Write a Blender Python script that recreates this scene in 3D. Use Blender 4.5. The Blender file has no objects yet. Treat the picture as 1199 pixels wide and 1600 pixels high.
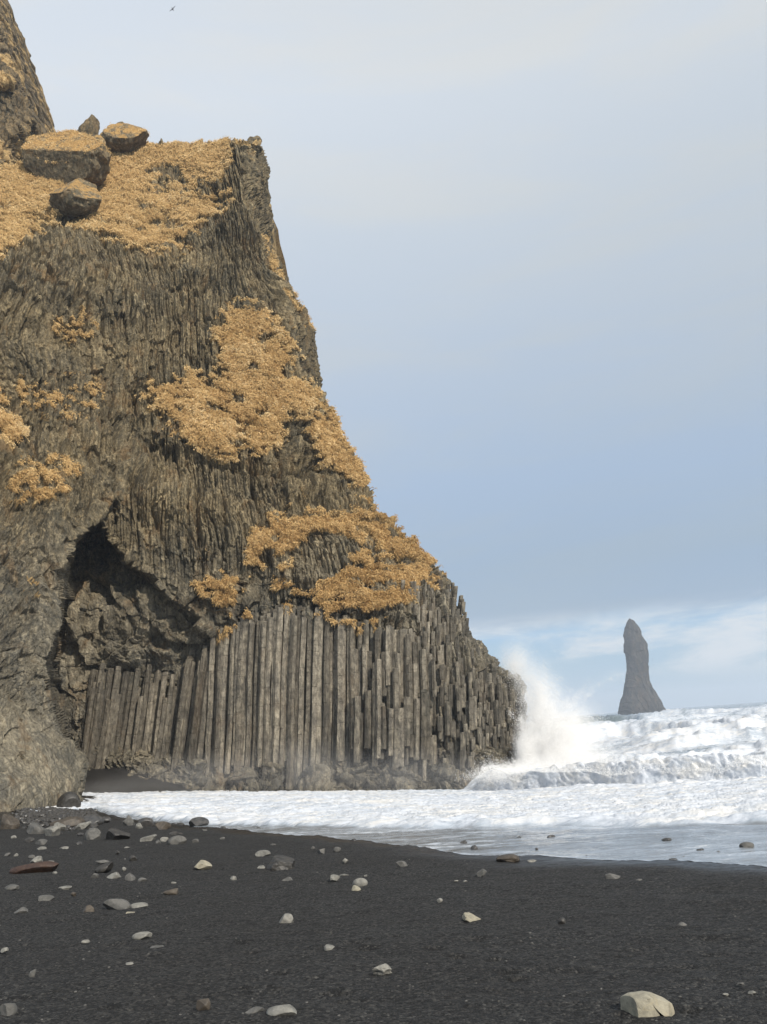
import bpy, bmesh, math, random
import numpy as np
from mathutils import Vector, Matrix

scene = bpy.context.scene
COL = scene.collection
random.seed(7)
rng = np.random.default_rng(11)

# ------------------------------------------------------------------ camera
F_PX, CX, CY = 1422.0, 599.5, 800.0
PITCH, ROLL = math.radians(13.37), math.radians(4.2)
cp, sp, cr, sr = math.cos(PITCH), math.sin(PITCH), math.cos(ROLL), math.sin(ROLL)
FWD = np.array([0, cp, sp])
R0 = np.array([1.0, 0, 0]); U0 = np.array([0, -sp, cp])
RR = cr * R0 - sr * U0
UR = sr * R0 + cr * U0
cam_d = bpy.data.cameras.new('camera')
cam = bpy.data.objects.new('camera', cam_d)
COL.objects.link(cam)
cam_d.sensor_fit = 'VERTICAL'
cam_d.sensor_height = 36
cam_d.lens = 36 * F_PX / 1600
cam_d.clip_start = 0.1
cam_d.clip_end = 30000
M = Matrix(((RR[0], UR[0], -FWD[0]), (RR[1], UR[1], -FWD[1]), (RR[2], UR[2], -FWD[2])))
cam.matrix_world = M.to_4x4()
scene.camera = cam

# ------------------------------------------------------------------ light
SUN_EL = math.radians(34)
SUN_AZ = math.atan2(0.55, -0.84)          # towards +x (right) and behind the camera
sun_dir = Vector((math.sin(SUN_AZ) * math.cos(SUN_EL), math.cos(SUN_AZ) * math.cos(SUN_EL), math.sin(SUN_EL)))
sd = bpy.data.lights.new('sun', 'SUN')
sd.energy = 4.3
sd.angle = math.radians(0.6)
sd.color = (1.0, 0.93, 0.82)
so = bpy.data.objects.new('sun', sd)
COL.objects.link(so)
so.rotation_euler = sun_dir.to_track_quat('Z', 'Y').to_euler()

scene.view_settings.view_transform = 'Standard'
scene.view_settings.look = 'None'
scene.view_settings.exposure = 0.03
scene.view_settings.gamma = 1.0


def srgb(r, g, b):
    f = lambda c: (c / 255 / 12.92) if c / 255 <= 0.04045 else ((c / 255 + 0.055) / 1.055) ** 2.4
    return (f(r), f(g), f(b), 1.0)


class NT:
    """small node-tree helper"""
    def __init__(s, tree):
        s.t = tree
        s.n = tree.nodes
        s.l = tree.links

    def new(s, typ, **kw):
        nd = s.n.new(typ)
        for k, v in kw.items():
            setattr(nd, k, v)
        return nd

    def set(s, sock, v):
        if isinstance(v, bpy.types.NodeSocket):
            s.l.new(v, sock)
        elif v is not None:
            sock.default_value = v

    def math(s, op, a, b=None, c=None, clamp=False):
        nd = s.new('ShaderNodeMath', operation=op, use_clamp=clamp)
        s.set(nd.inputs[0], a)
        if b is not None: s.set(nd.inputs[1], b)
        if c is not None: s.set(nd.inputs[2], c)
        return nd.outputs[0]

    def mix(s, f, a, b, typ='MIX'):
        nd = s.new('ShaderNodeMix', data_type='RGBA', blend_type=typ)
        s.set(nd.inputs[0], f); s.set(nd.inputs[6], a); s.set(nd.inputs[7], b)
        return nd.outputs[2]

    def noise(s, vec, scale, detail=4, rough=0.55, dist=0.0, out=0):
        nd = s.new('ShaderNodeTexNoise')
        s.set(nd.inputs['Vector'], vec)
        nd.inputs['Scale'].default_value = scale
        nd.inputs['Detail'].default_value = detail
        nd.inputs['Roughness'].default_value = rough
        nd.inputs['Distortion'].default_value = dist
        return nd.outputs[out]

    def mapping(s, vec, scale=(1, 1, 1), rot=(0, 0, 0), loc=(0, 0, 0)):
        nd = s.new('ShaderNodeMapping')
        s.set(nd.inputs[0], vec)
        nd.inputs['Scale'].default_value = scale
        nd.inputs['Rotation'].default_value = rot
        nd.inputs['Location'].default_value = loc
        return nd.outputs[0]

    def ramp(s, f, stops, interp='LINEAR'):
        nd = s.new('ShaderNodeValToRGB')
        nd.color_ramp.interpolation = interp
        e = nd.color_ramp.elements
        while len(e) < len(stops): e.new(0.5)
        for i, (p, c) in enumerate(stops):
            e[i].position = p
            e[i].color = c if len(c) == 4 else (*c, 1)
        s.set(nd.inputs[0], f)
        return nd.outputs[0]

    def smooth(s, x, a, b):
        nd = s.new('ShaderNodeMapRange', interpolation_type='SMOOTHSTEP')
        s.set(nd.inputs[0], x)
        nd.inputs[1].default_value = a; nd.inputs[2].default_value = b
        return nd.outputs[0]

    def attr(s, name):
        nd = s.new('ShaderNodeAttribute', attribute_name=name)
        return nd.outputs['Fac']


def G(v): return (v, v, v, 1)

# ------------------------------------------------------------------ world: daylight sky behind thin cloud
world = bpy.data.worlds.new('World')
scene.world = world
world.use_nodes = True
w = NT(world.node_tree)
w.n.clear()
sky = w.new('ShaderNodeTexSky', sky_type='NISHITA')
sky.sun_disc = False
sky.sun_elevation = SUN_EL
sky.sun_rotation = SUN_AZ
sky.air_density = 1.0; sky.dust_density = 0.6; sky.ozone_density = 1.5
bg1 = w.new('ShaderNodeBackground')
w.l.new(sky.outputs[0], bg1.inputs[0]); bg1.inputs[1].default_value = 0.10
tc = w.new('ShaderNodeTexCoord')
sx = w.new('ShaderNodeSeparateXYZ')
w.l.new(tc.outputs['Generated'], sx.inputs[0])
# cloud deck colour: varies slowly with direction
el = sx.outputs['Z']
n1 = w.noise(w.mapping(tc.outputs['Generated'], (1.0, 1.0, 3.0)), 1.6, 3, 0.5, 0.3)
n2 = w.noise(w.mapping(tc.outputs['Generated'], (1.0, 1.0, 5.0), loc=(3, 1, 2)), 3.0, 4, 0.55, 0.4)
elw = w.math('ADD', el, w.math('MULTIPLY', w.math('SUBTRACT', n1, 0.5), 0.07))
deck = w.ramp(elw, [
    (0.0, srgb(176, 200, 218)), (0.03, srgb(166, 196, 220)), (0.094, srgb(164, 199, 229)), (0.110, srgb(158, 179, 203)),
    (0.17, srgb(160, 181, 205)), (0.26, srgb(172, 192, 217)), (0.38, srgb(190, 204, 221)), (0.50, srgb(206, 216, 227)), (0.62, srgb(219, 227, 236)), (1.0, srgb(205, 216, 230))])
# left of the view is brighter, right greyer
side = w.smooth(sx.outputs['X'], -0.45, 0.45)
tint = w.mix(side, (1.05, 1.05, 1.05, 1), (0.93, 0.935, 0.93, 1))
deck = w.mix(1.0, deck, tint, 'MULTIPLY')
grey = w.mix(w.math('MULTIPLY', w.smooth(n2, 0.38, 0.66), 0.9), deck, w.mix(1.0, deck, (1.07, 1.02, 0.95, 1), 'MULTIPLY'))
# low streaks of cloud near the horizon
st = w.noise(w.mapping(tc.outputs['Generated'], (1.0, 1.0, 3.6), loc=(1.35, 0.7, 0.9)), 7.5, 6, 0.62, 0.3)
band = w.math('MULTIPLY', w.smooth(el, 0.015, 0.05), w.math('SUBTRACT', 1.0, w.smooth(el, 0.085, 0.115)))
stf = w.math('MULTIPLY', w.math('MULTIPLY', w.smooth(st, 0.40, 0.66), band), 1.0)
cl = w.mix(stf, grey, srgb(222, 227, 232))
bg2 = w.new('ShaderNodeBackground')
w.l.new(cl, bg2.inputs[0]); bg2.inputs[1].default_value = 1.0
mx = w.new('ShaderNodeMixShader'); mx.inputs[0].default_value = 0.93
w.l.new(bg1.outputs[0], mx.inputs[1]); w.l.new(bg2.outputs[0], mx.inputs[2])
wo = w.new('ShaderNodeOutputWorld')
w.l.new(mx.outputs[0], wo.inputs[0])

# ------------------------------------------------------------------ maths helpers
def ray(u, v):
    u = np.asarray(u, float)[..., None]; v = np.asarray(v, float)[..., None]
    return FWD + (u - CX) / F_PX * RR - (v - CY) / F_PX * UR


def P(u, v, Y):
    """world point seen at photo pixel (u,v) at world depth Y"""
    r = ray(u, v)
    return r * (np.asarray(Y, float) / r[..., 1])[..., None]


def project(p):
    p = np.asarray(p, float)
    d = p @ FWD
    return CX + (p @ RR) / d * F_PX, CY - (p @ UR) / d * F_PX


def hsh(*a, seed=0):
    h = np.full(np.broadcast(*a).shape if len(a) > 1 else a[0].shape, (seed * 2654435761 + 12345) & 0xffffffff, np.uint32)
    for x in a:
        h = h ^ (x.astype(np.int64) & 0xffffffff).astype(np.uint32)
        h = h * np.uint32(0x85ebca6b); h ^= h >> np.uint32(13)
        h = h * np.uint32(0xc2b2ae35); h ^= h >> np.uint32(16)
    return h.astype(np.float64) / 4294967295.0


def vnoise(x, y, z=None, seed=0):
    """value noise, -1..1"""
    if z is None:
        xi, yi = np.floor(x), np.floor(y)
        fx, fy = x - xi, y - yi
        fx = fx * fx * (3 - 2 * fx); fy = fy * fy * (3 - 2 * fy)
        a = hsh(xi, yi, seed=seed); b = hsh(xi + 1, yi, seed=seed)
        c = hsh(xi, yi + 1, seed=seed); d = hsh(xi + 1, yi + 1, seed=seed)
        return 2 * ((a + (b - a) * fx) + ((c + (d - c) * fx) - (a + (b - a) * fx)) * fy) - 1
    xi, yi, zi = np.floor(x), np.floor(y), np.floor(z)
    fx, fy, fz = x - xi, y - yi, z - zi
    fx = fx * fx * (3 - 2 * fx); fy = fy * fy * (3 - 2 * fy); fz = fz * fz * (3 - 2 * fz)
    r = 0
    for k in (0, 1):
        a = hsh(xi, yi, zi + k, seed=seed); b = hsh(xi + 1, yi, zi + k, seed=seed)
        c = hsh(xi, yi + 1, zi + k, seed=seed); d = hsh(xi + 1, yi + 1, zi + k, seed=seed)
        q = (a + (b - a) * fx) * (1 - fy) + (c + (d - c) * fx) * fy
        r = r + q * (fz if k else (1 - fz))
    return 2 * r - 1


def fbm(x, y, z=None, oct=4, seed=0, rough=0.5):
    s = 0; a = 1; t = 0
    for i in range(oct):
        s = s + a * vnoise(x, y, z, seed=seed + i * 17); t += a
        a *= rough; x = x * 2.03 + 5.1; y = y * 2.03 + 1.7
        if z is not None: z = z * 2.03 + 3.3
    return s / t


def voro(x, y, seed=0, jit=0.9):
    """2-D cells: edge distance (F2-F1), two cell randoms, offset from the cell's centre"""
    xi, yi = np.floor(x), np.floor(y)
    f1 = np.full(x.shape, 9.0); f2 = np.full(x.shape, 9.0)
    r1 = np.zeros(x.shape); r2 = np.zeros(x.shape); ox = np.zeros(x.shape); oy = np.zeros(x.shape)
    for i in (-1, 0, 1):
        for j in (-1, 0, 1):
            cx_ = xi + i; cy_ = yi + j
            px = cx_ + 0.5 + (hsh(cx_, cy_, seed=seed) - 0.5) * jit
            py = cy_ + 0.5 + (hsh(cx_, cy_, seed=seed + 1) - 0.5) * jit
            d = np.hypot(x - px, y - py)
            nearer = d < f1
            f2 = np.where(nearer, f1, np.minimum(f2, d))
            f1 = np.where(nearer, d, f1)
            r1 = np.where(nearer, hsh(cx_, cy_, seed=seed + 2), r1)
            r2 = np.where(nearer, hsh(cx_, cy_, seed=seed + 3), r2)
            ox = np.where(nearer, x - px, ox); oy = np.where(nearer, y - py, oy)
    return f2 - f1, r1, r2, ox, oy


def prisms(x, z, w_, l_, seed, tilt=0.5):
    """rows of small broken columns: relief of prisms of width w_, broken about every l_ metres"""
    tier = np.floor(z / (l_ * 2.3) + 0.8 * vnoise(x / (w_ * 9), z / (l_ * 6), seed=seed + 11))
    xs = x / w_ + 7.3 * hsh(tier, tier * 0 + 2, seed=seed + 12)
    xs = xs + 0.35 * vnoise(xs * 0.5, z * 0, seed=seed + 9)
    i = np.floor(xs); fx = xs - i
    lk = l_ * (0.5 + 1.1 * hsh(i, i * 0, seed=seed))
    zz = z / lk + 17 * hsh(i, i * 0 + 1, seed=seed + 1)
    j = np.floor(zz); fz = zz - j
    r1 = hsh(i, j, seed=seed + 2); r2 = hsh(i, j, seed=seed + 3); r3 = hsh(i, j, seed=seed + 4)
    pk = 0.25 + 0.5 * r2                       # where the prism's front edge stands
    tri = np.where(fx < pk, fx / pk, (1 - fx) / (1 - pk))
    h = w_ * (0.75 * np.minimum(tri, 0.75) + 1.15 * (r1 - 0.5) + 0.5 * (hsh(tier, i, seed=seed + 13) - 0.5)) + tilt * w_ * (fz - 0.5) * (r3 - 0.35)
    return h, r1, r2


def polydist(pts):
    d = np.full(ru.shape, 1e9)
    for (x1, y1), (x2, y2) in zip(pts, pts[1:]):
        dx, dy = x2 - x1, y2 - y1
        t_ = np.clip(((ru - x1) * dx + (rv - y1) * dy) / (dx * dx + dy * dy), 0, 1)
        d = np.minimum(d, np.hypot(ru - x1 - t_ * dx, rv - y1 - t_ * dy))
    return d


def sstep(a, b, x):
    t = np.clip((x - a) / (b - a), 0, 1)
    return t * t * (3 - 2 * t)


def inpoly(u, v, poly):
    ins = np.zeros(u.shape, bool)
    n = len(poly)
    for i in range(n):
        x1, y1 = poly[i]; x2, y2 = poly[(i + 1) % n]
        if y1 == y2: continue
        c = ((y1 > v) != (y2 > v)) & (u < (x2 - x1) * (v - y1) / (y2 - y1) + x1)
        ins ^= c
    return ins

# raster helper: maps over the photo's directions used to lay out the cliff (step 2 px)
RU0, RV0, RS = -340, -60, 2
RW, RH = 640, 760
ru, rv = np.meshgrid(RU0 + np.arange(RW) * RS, RV0 + np.arange(RH) * RS)


def blur(a, r):
    r = max(1, int(r))
    k = np.exp(-0.5 * (np.arange(-2 * r, 2 * r + 1) / r) ** 2); k /= k.sum()
    p = np.pad(a, ((0, 0), (2 * r, 2 * r)), 'edge')
    a = sum(k[i] * p[:, i:i + a.shape[1]] for i in range(len(k)))
    p = np.pad(a, ((2 * r, 2 * r), (0, 0)), 'edge')
    return sum(k[i] * p[i:i + a.shape[0], :] for i in range(len(k)))


def samp(a, u, v):
    x = np.clip((u - RU0) / RS, 0, RW - 1.001); y = np.clip((v - RV0) / RS, 0, RH - 1.001)
    xi = x.astype(int); yi = y.astype(int); fx = x - xi; fy = y - yi
    return (a[yi, xi] * (1 - fx) + a[yi, xi + 1] * fx) * (1 - fy) + (a[yi + 1, xi] * (1 - fx) + a[yi + 1, xi + 1] * fx) * fy


def tps(pts):
    """thin-plate surface through (u,v,value), evaluated on the raster"""
    p = np.array(pts, float); x = p[:, :2] / 500; n = len(p)
    d = np.hypot(x[:, None, 0] - x[None, :, 0], x[:, None, 1] - x[None, :, 1])
    K = np.where(d > 0, d * d * np.log(d + 1e-12), 0) + np.eye(n) * 0.002
    Pm = np.c_[np.ones(n), x]
    A = np.zeros((n + 3, n + 3)); A[:n, :n] = K; A[:n, n:] = Pm; A[n:, :n] = Pm.T
    wt = np.linalg.solve(A, np.r_[p[:, 2], 0, 0, 0])
    gu, gv = ru[::4, ::4] / 500, rv[::4, ::4] / 500
    o = wt[n] + wt[n + 1] * gu + wt[n + 2] * gv
    for i in range(n):
        d = np.hypot(gu - x[i, 0], gv - x[i, 1]) + 1e-9
        o = o + wt[i] * d * d * np.log(d)
    yy = np.minimum(np.arange(RH) / 4, o.shape[0] - 1.001); xx = np.minimum(np.arange(RW) / 4, o.shape[1] - 1.001)
    yi = yy.astype(int)[:, None]; xi = xx.astype(int)[None, :]; fy = yy[:, None] - yi; fx = xx[None, :] - xi
    return (o[yi, xi] * (1 - fx) + o[yi, xi + 1] * fx) * (1 - fy) + (o[yi + 1, xi] * (1 - fx) + o[yi + 1, xi + 1] * fx) * fy


def mesh_obj(name, verts, faces, mat=None, parent=None, smooth=False, attrs=None, quads=True):
    verts = np.asarray(verts, np.float32).reshape(-1, 3)
    faces = np.asarray(faces, np.int32)
    me = bpy.data.meshes.new(name)
    k = faces.shape[1]
    me.vertices.add(len(verts)); me.vertices.foreach_set('co', verts.ravel())
    me.loops.add(faces.size); me.loops.foreach_set('vertex_index', faces.ravel())
    me.polygons.add(len(faces))
    me.polygons.foreach_set('loop_start', np.arange(0, faces.size, k, dtype=np.int32))
    me.polygons.foreach_set('loop_total', np.full(len(faces), k, np.int32))
    me.update(calc_edges=True)
    me.polygons.foreach_set('use_smooth', np.full(len(faces), smooth, bool))
    for an, av in (attrs or {}).items():
        at = me.attributes.new(an, 'FLOAT', 'POINT')
        at.data.foreach_set('value', np.asarray(av, np.float32).ravel())
    if mat: me.materials.append(mat)
    o = bpy.data.objects.new(name, me)
    COL.objects.link(o)
    if parent: o.parent = parent
    return o


def grid_faces(nr, nc, flip=False):
    i = np.arange(nr - 1)[:, None] * nc + np.arange(nc - 1)[None, :]
    f = np.stack([i, i + 1, i + nc + 1, i + nc], -1).reshape(-1, 4)
    return f[:, ::-1] if flip else f


def tag(o, label=None, cat=None, group=None, kind=None):
    if label: o['label'] = label
    if cat: o['category'] = cat
    if group: o['group'] = group
    if kind: o['kind'] = kind
    return o


def empty(name, loc=(0, 0, 0)):
    o = bpy.data.objects.new(name, None)
    COL.objects.link(o); o.location = loc
    return o


def new_mat(name):
    m = bpy.data.materials.new(name)
    m.use_nodes = True
    t = NT(m.node_tree); t.n.clear()
    out = t.new('ShaderNodeOutputMaterial')
    b = t.new('ShaderNodeBsdfPrincipled')
    t.l.new(b.outputs[0], out.inputs[0])
    return m, t, b, out

# ------------------------------------------------------------------ materials
def rock_material(name, c1, c2, c3, scale=1.0, rough=0.85, grass=True, bump=0.25, moss=0.0, strata=0.0, stain=0.4):
    m, t, b, out = new_mat(name)
    tc = t.new('ShaderNodeTexCoord'); ob = tc.outputs['Object']
    st = t.mapping(ob, (1.6 * scale, 1.6 * scale, 0.35 * scale))
    n1 = t.noise(ob, 0.22 * scale, 5, 0.6)
    n2 = t.noise(st, 2.2, 6, 0.65, 0.6)
    n3 = t.noise(ob, 9 * scale, 4, 0.6)
    col = t.mix(t.smooth(n1, 0.38, 0.62), c1, c2)
    col = t.mix(t.smooth(n2, 0.42, 0.7), col, c3)
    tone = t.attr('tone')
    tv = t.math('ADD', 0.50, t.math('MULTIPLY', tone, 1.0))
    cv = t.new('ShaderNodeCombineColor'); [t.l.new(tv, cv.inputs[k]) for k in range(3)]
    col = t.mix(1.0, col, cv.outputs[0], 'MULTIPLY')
    fl = t.noise(t.mapping(ob, (scale, scale, 0.6 * scale)), 5.0, 5, 0.75, 0.4)
    gr = t.math('ADD', 0.38, t.math('MULTIPLY', t.math('ADD', t.math('MULTIPLY', n3, 0.35), t.math('MULTIPLY', t.smooth(fl, 0.34, 0.66), 0.65)), 1.25))
    cg = t.new('ShaderNodeCombineColor'); [t.l.new(gr, cg.inputs[k]) for k in range(3)]
    col = t.mix(1.0, col, cg.outputs[0], 'MULTIPLY')
    stn = t.noise(t.mapping(ob, (scale, scale, 0.7 * scale), loc=(7, 3, 5)), 0.55, 6, 0.68, 0.6)
    col = t.mix(t.math('MULTIPLY', t.smooth(stn, 0.54, 0.66), stain), col, (0.20, 0.115, 0.045, 1))
    col = t.mix(t.math('MULTIPLY', t.smooth(stn, 0.44, 0.34), 0.40), col, (0.055, 0.055, 0.045, 1))
    if strata:
        so_ = t.new('ShaderNodeSeparateXYZ'); t.l.new(ob, so_.inputs[0])
        zf = t.smooth(t.math('ADD', so_.outputs['Z'], t.math('MULTIPLY', t.noise(ob, 0.3, 3, 0.5), 6.0)), 12.0, 24.0)
        col = t.mix(1.0, col, t.mix(zf, (0.92, 0.98, 1.12, 1), (1.04, 1.0, 0.92, 1)), 'MULTIPLY')
    if moss:
        geo = t.new('ShaderNodeNewGeometry'); sz = t.new('ShaderNodeSeparateXYZ')
        t.l.new(geo.outputs['Normal'], sz.inputs[0])
        f = t.math('MULTIPLY', t.smooth(sz.outputs['Z'], 0.05, 0.45), t.smooth(t.noise(ob, 1.1, 5, 0.65), 0.40, 0.52))
        col = t.mix(t.math('MULTIPLY', f, moss), col, t.mix(t.noise(ob, 5, 5, 0.7), (0.30, 0.17, 0.055, 1), (0.50, 0.31, 0.115, 1)))
    if grass:
        g = t.attr('grass')
        gn = t.noise(t.mapping(ob, (1, 1, 2)), 2.5, 6, 0.7, 0.5)
        gcol = t.mix(t.smooth(gn, 0.35, 0.65), (0.24, 0.15, 0.062, 1), (0.56, 0.39, 0.18, 1))
        gf = t.smooth(t.math('ADD', g, t.math('MULTIPLY', t.math('SUBTRACT', t.noise(ob, 4.0, 5, 0.7), 0.5), 1.1)), 0.32, 0.68)
        col = t.mix(gf, col, gcol)
    t.l.new(col, b.inputs['Base Color'])
    b.inputs['Roughness'].default_value = rough
    b.inputs['Specular IOR Level'].default_value = 0.25
    bp = t.new('ShaderNodeBump'); bp.inputs['Strength'].default_value = bump; bp.inputs['Distance'].default_value = 0.22
    n4 = t.noise(t.mapping(ob, (1.0, 1.0, 0.6)), 5.5, 7, 0.72, 0.8)
    hh = t.math('ADD', t.math('ADD', t.math('MULTIPLY', n2, 0.8), t.math('MULTIPLY', n3, 0.25)), t.math('MULTIPLY', n4, 0.6))
    t.l.new(hh, bp.inputs['Height']); t.l.new(bp.outputs[0], b.inputs['Normal'])
    return m

M_cliff = rock_material('basalt_cliff', (0.170, 0.138, 0.086, 1), (0.100, 0.087, 0.062, 1), (0.270, 0.220, 0.138, 1), bump=0.9, strata=1.0)
M_column = rock_material('basalt_column', (0.145, 0.126, 0.097, 1), (0.088, 0.080, 0.066, 1), (0.235, 0.205, 0.155, 1), scale=0.8, grass=False, bump=0.8, stain=0.12)
M_crag = rock_material('crag_rock', (0.145, 0.107, 0.058, 1), (0.09, 0.073, 0.046, 1), (0.25, 0.172, 0.085, 1), bump=0.9)
M_mossy = rock_material('mossy_boulder', (0.15, 0.118, 0.07, 1), (0.09, 0.076, 0.05, 1), (0.26, 0.20, 0.12, 1), grass=False, bump=0.6, moss=0.95)
M_stack = rock_material('sea_stack_rock', (0.042, 0.038, 0.032, 1), (0.026, 0.025, 0.023, 1), (0.075, 0.061, 0.043, 1), scale=0.12, grass=False, bump=0.6, stain=0.1)


def stone_material(name, c1, c2, rough=0.75, vein=0.0):
    m, t, b, out = new_mat(name)
    tc = t.new('ShaderNodeTexCoord'); ob = tc.outputs['Object']
    oi = t.new('ShaderNodeObjectInfo')
    mp = t.new('ShaderNodeVectorMath', operation='ADD')
    t.l.new(ob, mp.inputs[0])
    cc = t.new('ShaderNodeCombineXYZ'); t.l.new(t.math('MULTIPLY', oi.outputs['Random'], 40), cc.inputs[0]); t.l.new(cc.outputs[0], mp.inputs[1])
    v = mp.outputs[0]
    n1 = t.noise(v, 9, 6, 0.62, 0.3); n2 = t.noise(v, 60, 4, 0.6)
    col = t.mix(t.smooth(n1, 0.36, 0.64), c1, c2)
    gr = t.math('ADD', 0.72, t.math('MULTIPLY', n2, 0.56))
    cg = t.new('ShaderNodeCombineColor'); [t.l.new(gr, cg.inputs[k]) for k in range(3)]
    col = t.mix(1.0, col, cg.outputs[0], 'MULTIPLY')
    if vein:
        n3 = t.noise(v, 3.5, 3, 0.5, 1.2)
        vf = t.math('SUBTRACT', 1.0, t.smooth(t.math('ABSOLUTE', t.math('SUBTRACT', n3, 0.5)), 0.0, 0.02))
        col = t.mix(t.math('MULTIPLY', vf, vein), col, (0.35, 0.30, 0.2, 1))
    t.l.new(col, b.inputs['Base Color'])
    b.inputs['Roughness'].default_value = rough
    bp = t.new('ShaderNodeBump'); bp.inputs['Strength'].default_value = 0.5; bp.inputs['Distance'].default_value = 0.02
    t.l.new(t.math('ADD', n1, t.math('MULTIPLY', n2, 0.4)), bp.inputs['Height']); t.l.new(bp.outputs[0], b.inputs['Normal'])
    return m

SM = {
    'pale': stone_material('pale_stone', (0.13, 0.125, 0.110, 1), (0.235, 0.225, 0.197, 1)),
    'cream': stone_material('cream_stone', (0.21, 0.192, 0.145, 1), (0.33, 0.30, 0.225, 1), vein=0.5),
    'grey': stone_material('grey_stone', (0.070, 0.068, 0.062, 1), (0.125, 0.119, 0.108, 1)),
    'dark': stone_material('dark_stone', (0.022, 0.02, 0.018, 1), (0.05, 0.046, 0.04, 1), 0.5),
    'wet': stone_material('wet_stone', (0.035, 0.034, 0.033, 1), (0.075, 0.07, 0.065, 1), 0.35),
    'brown': stone_material('brown_stone', (0.045, 0.036, 0.027, 1), (0.085, 0.068, 0.050, 1), 0.6),
    'red': stone_material('reddish_stone', (0.035, 0.018, 0.012, 1), (0.06, 0.032, 0.02, 1), 0.6),
}

m, t, b, out = new_mat('black_sand')
M_sand = m
geo = t.new('ShaderNodeNewGeometry'); pos = geo.outputs['Position']
wet = t.attr('wet')
ga = t.noise(pos, 55, 3, 0.7); gb = t.noise(pos, 130, 2, 0.6); gc_ = t.noise(pos, 0.8, 4, 0.6)
vor = t.new('ShaderNodeTexVoronoi'); vor.inputs['Scale'].default_value = 46; t.l.new(pos, vor.inputs['Vector'])
vsep = t.new('ShaderNodeSeparateColor'); t.l.new(vor.outputs['Color'], vsep.inputs[0])
sp_ = t.ramp(vsep.outputs[0], [(0.0, (0.006, 0.006, 0.006)), (0.45, (0.018, 0.0178, 0.0175)), (0.80, (0.046, 0.044, 0.041)), (0.975, (0.075, 0.072, 0.066)), (1.0, (0.11, 0.105, 0.095))])
sand = t.mix(t.smooth(gc_, 0.35, 0.65), sp_, t.mix(1.0, sp_, (0.84, 0.82, 0.80, 1), 'MULTIPLY'))
wetc = t.mix(1.0, sand, (0.62, 0.60, 0.60, 1), 'MULTIPLY')
t.l.new(t.mix(wet, sand, wetc), b.inputs['Base Color'])
t.l.new(t.math('SUBTRACT', 0.82, t.math('MULTIPLY', wet, 0.47)), b.inputs['Roughness'])
b.inputs['Specular IOR Level'].default_value = 0.35
bp = t.new('ShaderNodeBump'); bp.inputs['Distance'].default_value = 0.032
t.l.new(t.math('SUBTRACT', 1.0, t.math('MULTIPLY', wet, 0.85)), bp.inputs['Strength'])
t.l.new(t.math('ADD', t.math('MULTIPLY', t.math('SUBTRACT', 1.0, vor.outputs['Distance']), 0.9), ga), bp.inputs['Height'])
t.l.new(bp.outputs[0], b.inputs['Normal'])

m, t, b, out = new_mat('sea_water')
M_sea = m
geo = t.new('ShaderNodeNewGeometry'); pos = geo.outputs['Position']
fo = t.attr('foam'); shal = t.attr('shallow')
stp = t.mapping(pos, (0.35, 1.0, 1.0))
f1 = t.noise(stp, 1.3, 6, 0.68, 0.8)
f2 = t.noise(stp, 7.0, 5, 0.65, 0.6)
lace = t.math('ADD', t.math('MULTIPLY', f1, 0.6), t.math('MULTIPLY', f2, 0.4))
ff = t.smooth(t.math('ADD', fo, t.math('MULTIPLY', t.math('SUBTRACT', lace, 0.5), 3.0)), 0.45, 0.95)
wat = t.mix(shal, (0.10, 0.13, 0.135, 1), (0.17, 0.18, 0.19, 1))
thin = t.smooth(t.math('ADD', fo, t.math('MULTIPLY', t.math('SUBTRACT', lace, 0.5), 1.2)), 0.15, 0.6)
wat = t.mix(thin, wat, (0.40, 0.445, 0.50, 1))
foamd = t.smooth(t.noise(t.mapping(pos, (0.5, 1.0, 1.6)), 1.1, 6, 0.7, 1.0), 0.52, 0.36)
foamc = t.mix(t.smooth(t.noise(stp, 0.9, 5, 0.65), 0.42, 0.66), (0.60, 0.63, 0.68, 1), (0.70, 0.685, 0.66, 1))
foamc = t.mix(t.math('MULTIPLY', foamd, 0.75), foamc, (0.42, 0.465, 0.525, 1))
t.l.new(t.mix(ff, wat, foamc), b.inputs['Base Color'])
t.l.new(t.math('ADD', 0.16, t.math('MULTIPLY', ff, 0.6)), b.inputs['Roughness'])
b.inputs['IOR'].default_value = 1.33
bp = t.new('ShaderNodeBump'); bp.inputs['Distance'].default_value = 0.10; bp.inputs['Strength'].default_value = 0.55
t.l.new(t.math('ADD', t.math('MULTIPLY', f2, 0.8), t.math('MULTIPLY', t.noise(pos, 14, 4, 0.7), 0.3)), bp.inputs['Height'])
t.l.new(t.math('MULTIPLY_ADD', ff, 0.45, 0.12), bp.inputs['Strength'])
t.l.new(bp.outputs[0], b.inputs['Normal'])

m, t, b, out = new_mat('dry_grass')
M_grass = m
tn = t.attr('tone')
gc_ = t.ramp(tn, [(0.0, (0.27, 0.15, 0.052)), (0.35, (0.52, 0.335, 0.140)), (0.75, (0.70, 0.495, 0.235)), (1.0, (0.80, 0.63, 0.37))])
t.l.new(gc_, b.inputs['Base Color']); b.inputs['Roughness'].default_value = 0.8; b.inputs['Specular IOR Level'].default_value = 0.2

m, t, b, out = new_mat('sea_spray_drops')
M_drop = m
b.inputs['Base Color'].default_value = (0.95, 0.94, 0.92, 1); b.inputs['Roughness'].default_value = 0.6

# ------------------------------------------------------------------ terrain height
HOLLOWS = []


def side_rise(x, y):
    return 0.062 * np.clip(5 - x, 0, 30) * np.clip(y / 57, 0, 1.2)


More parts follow.
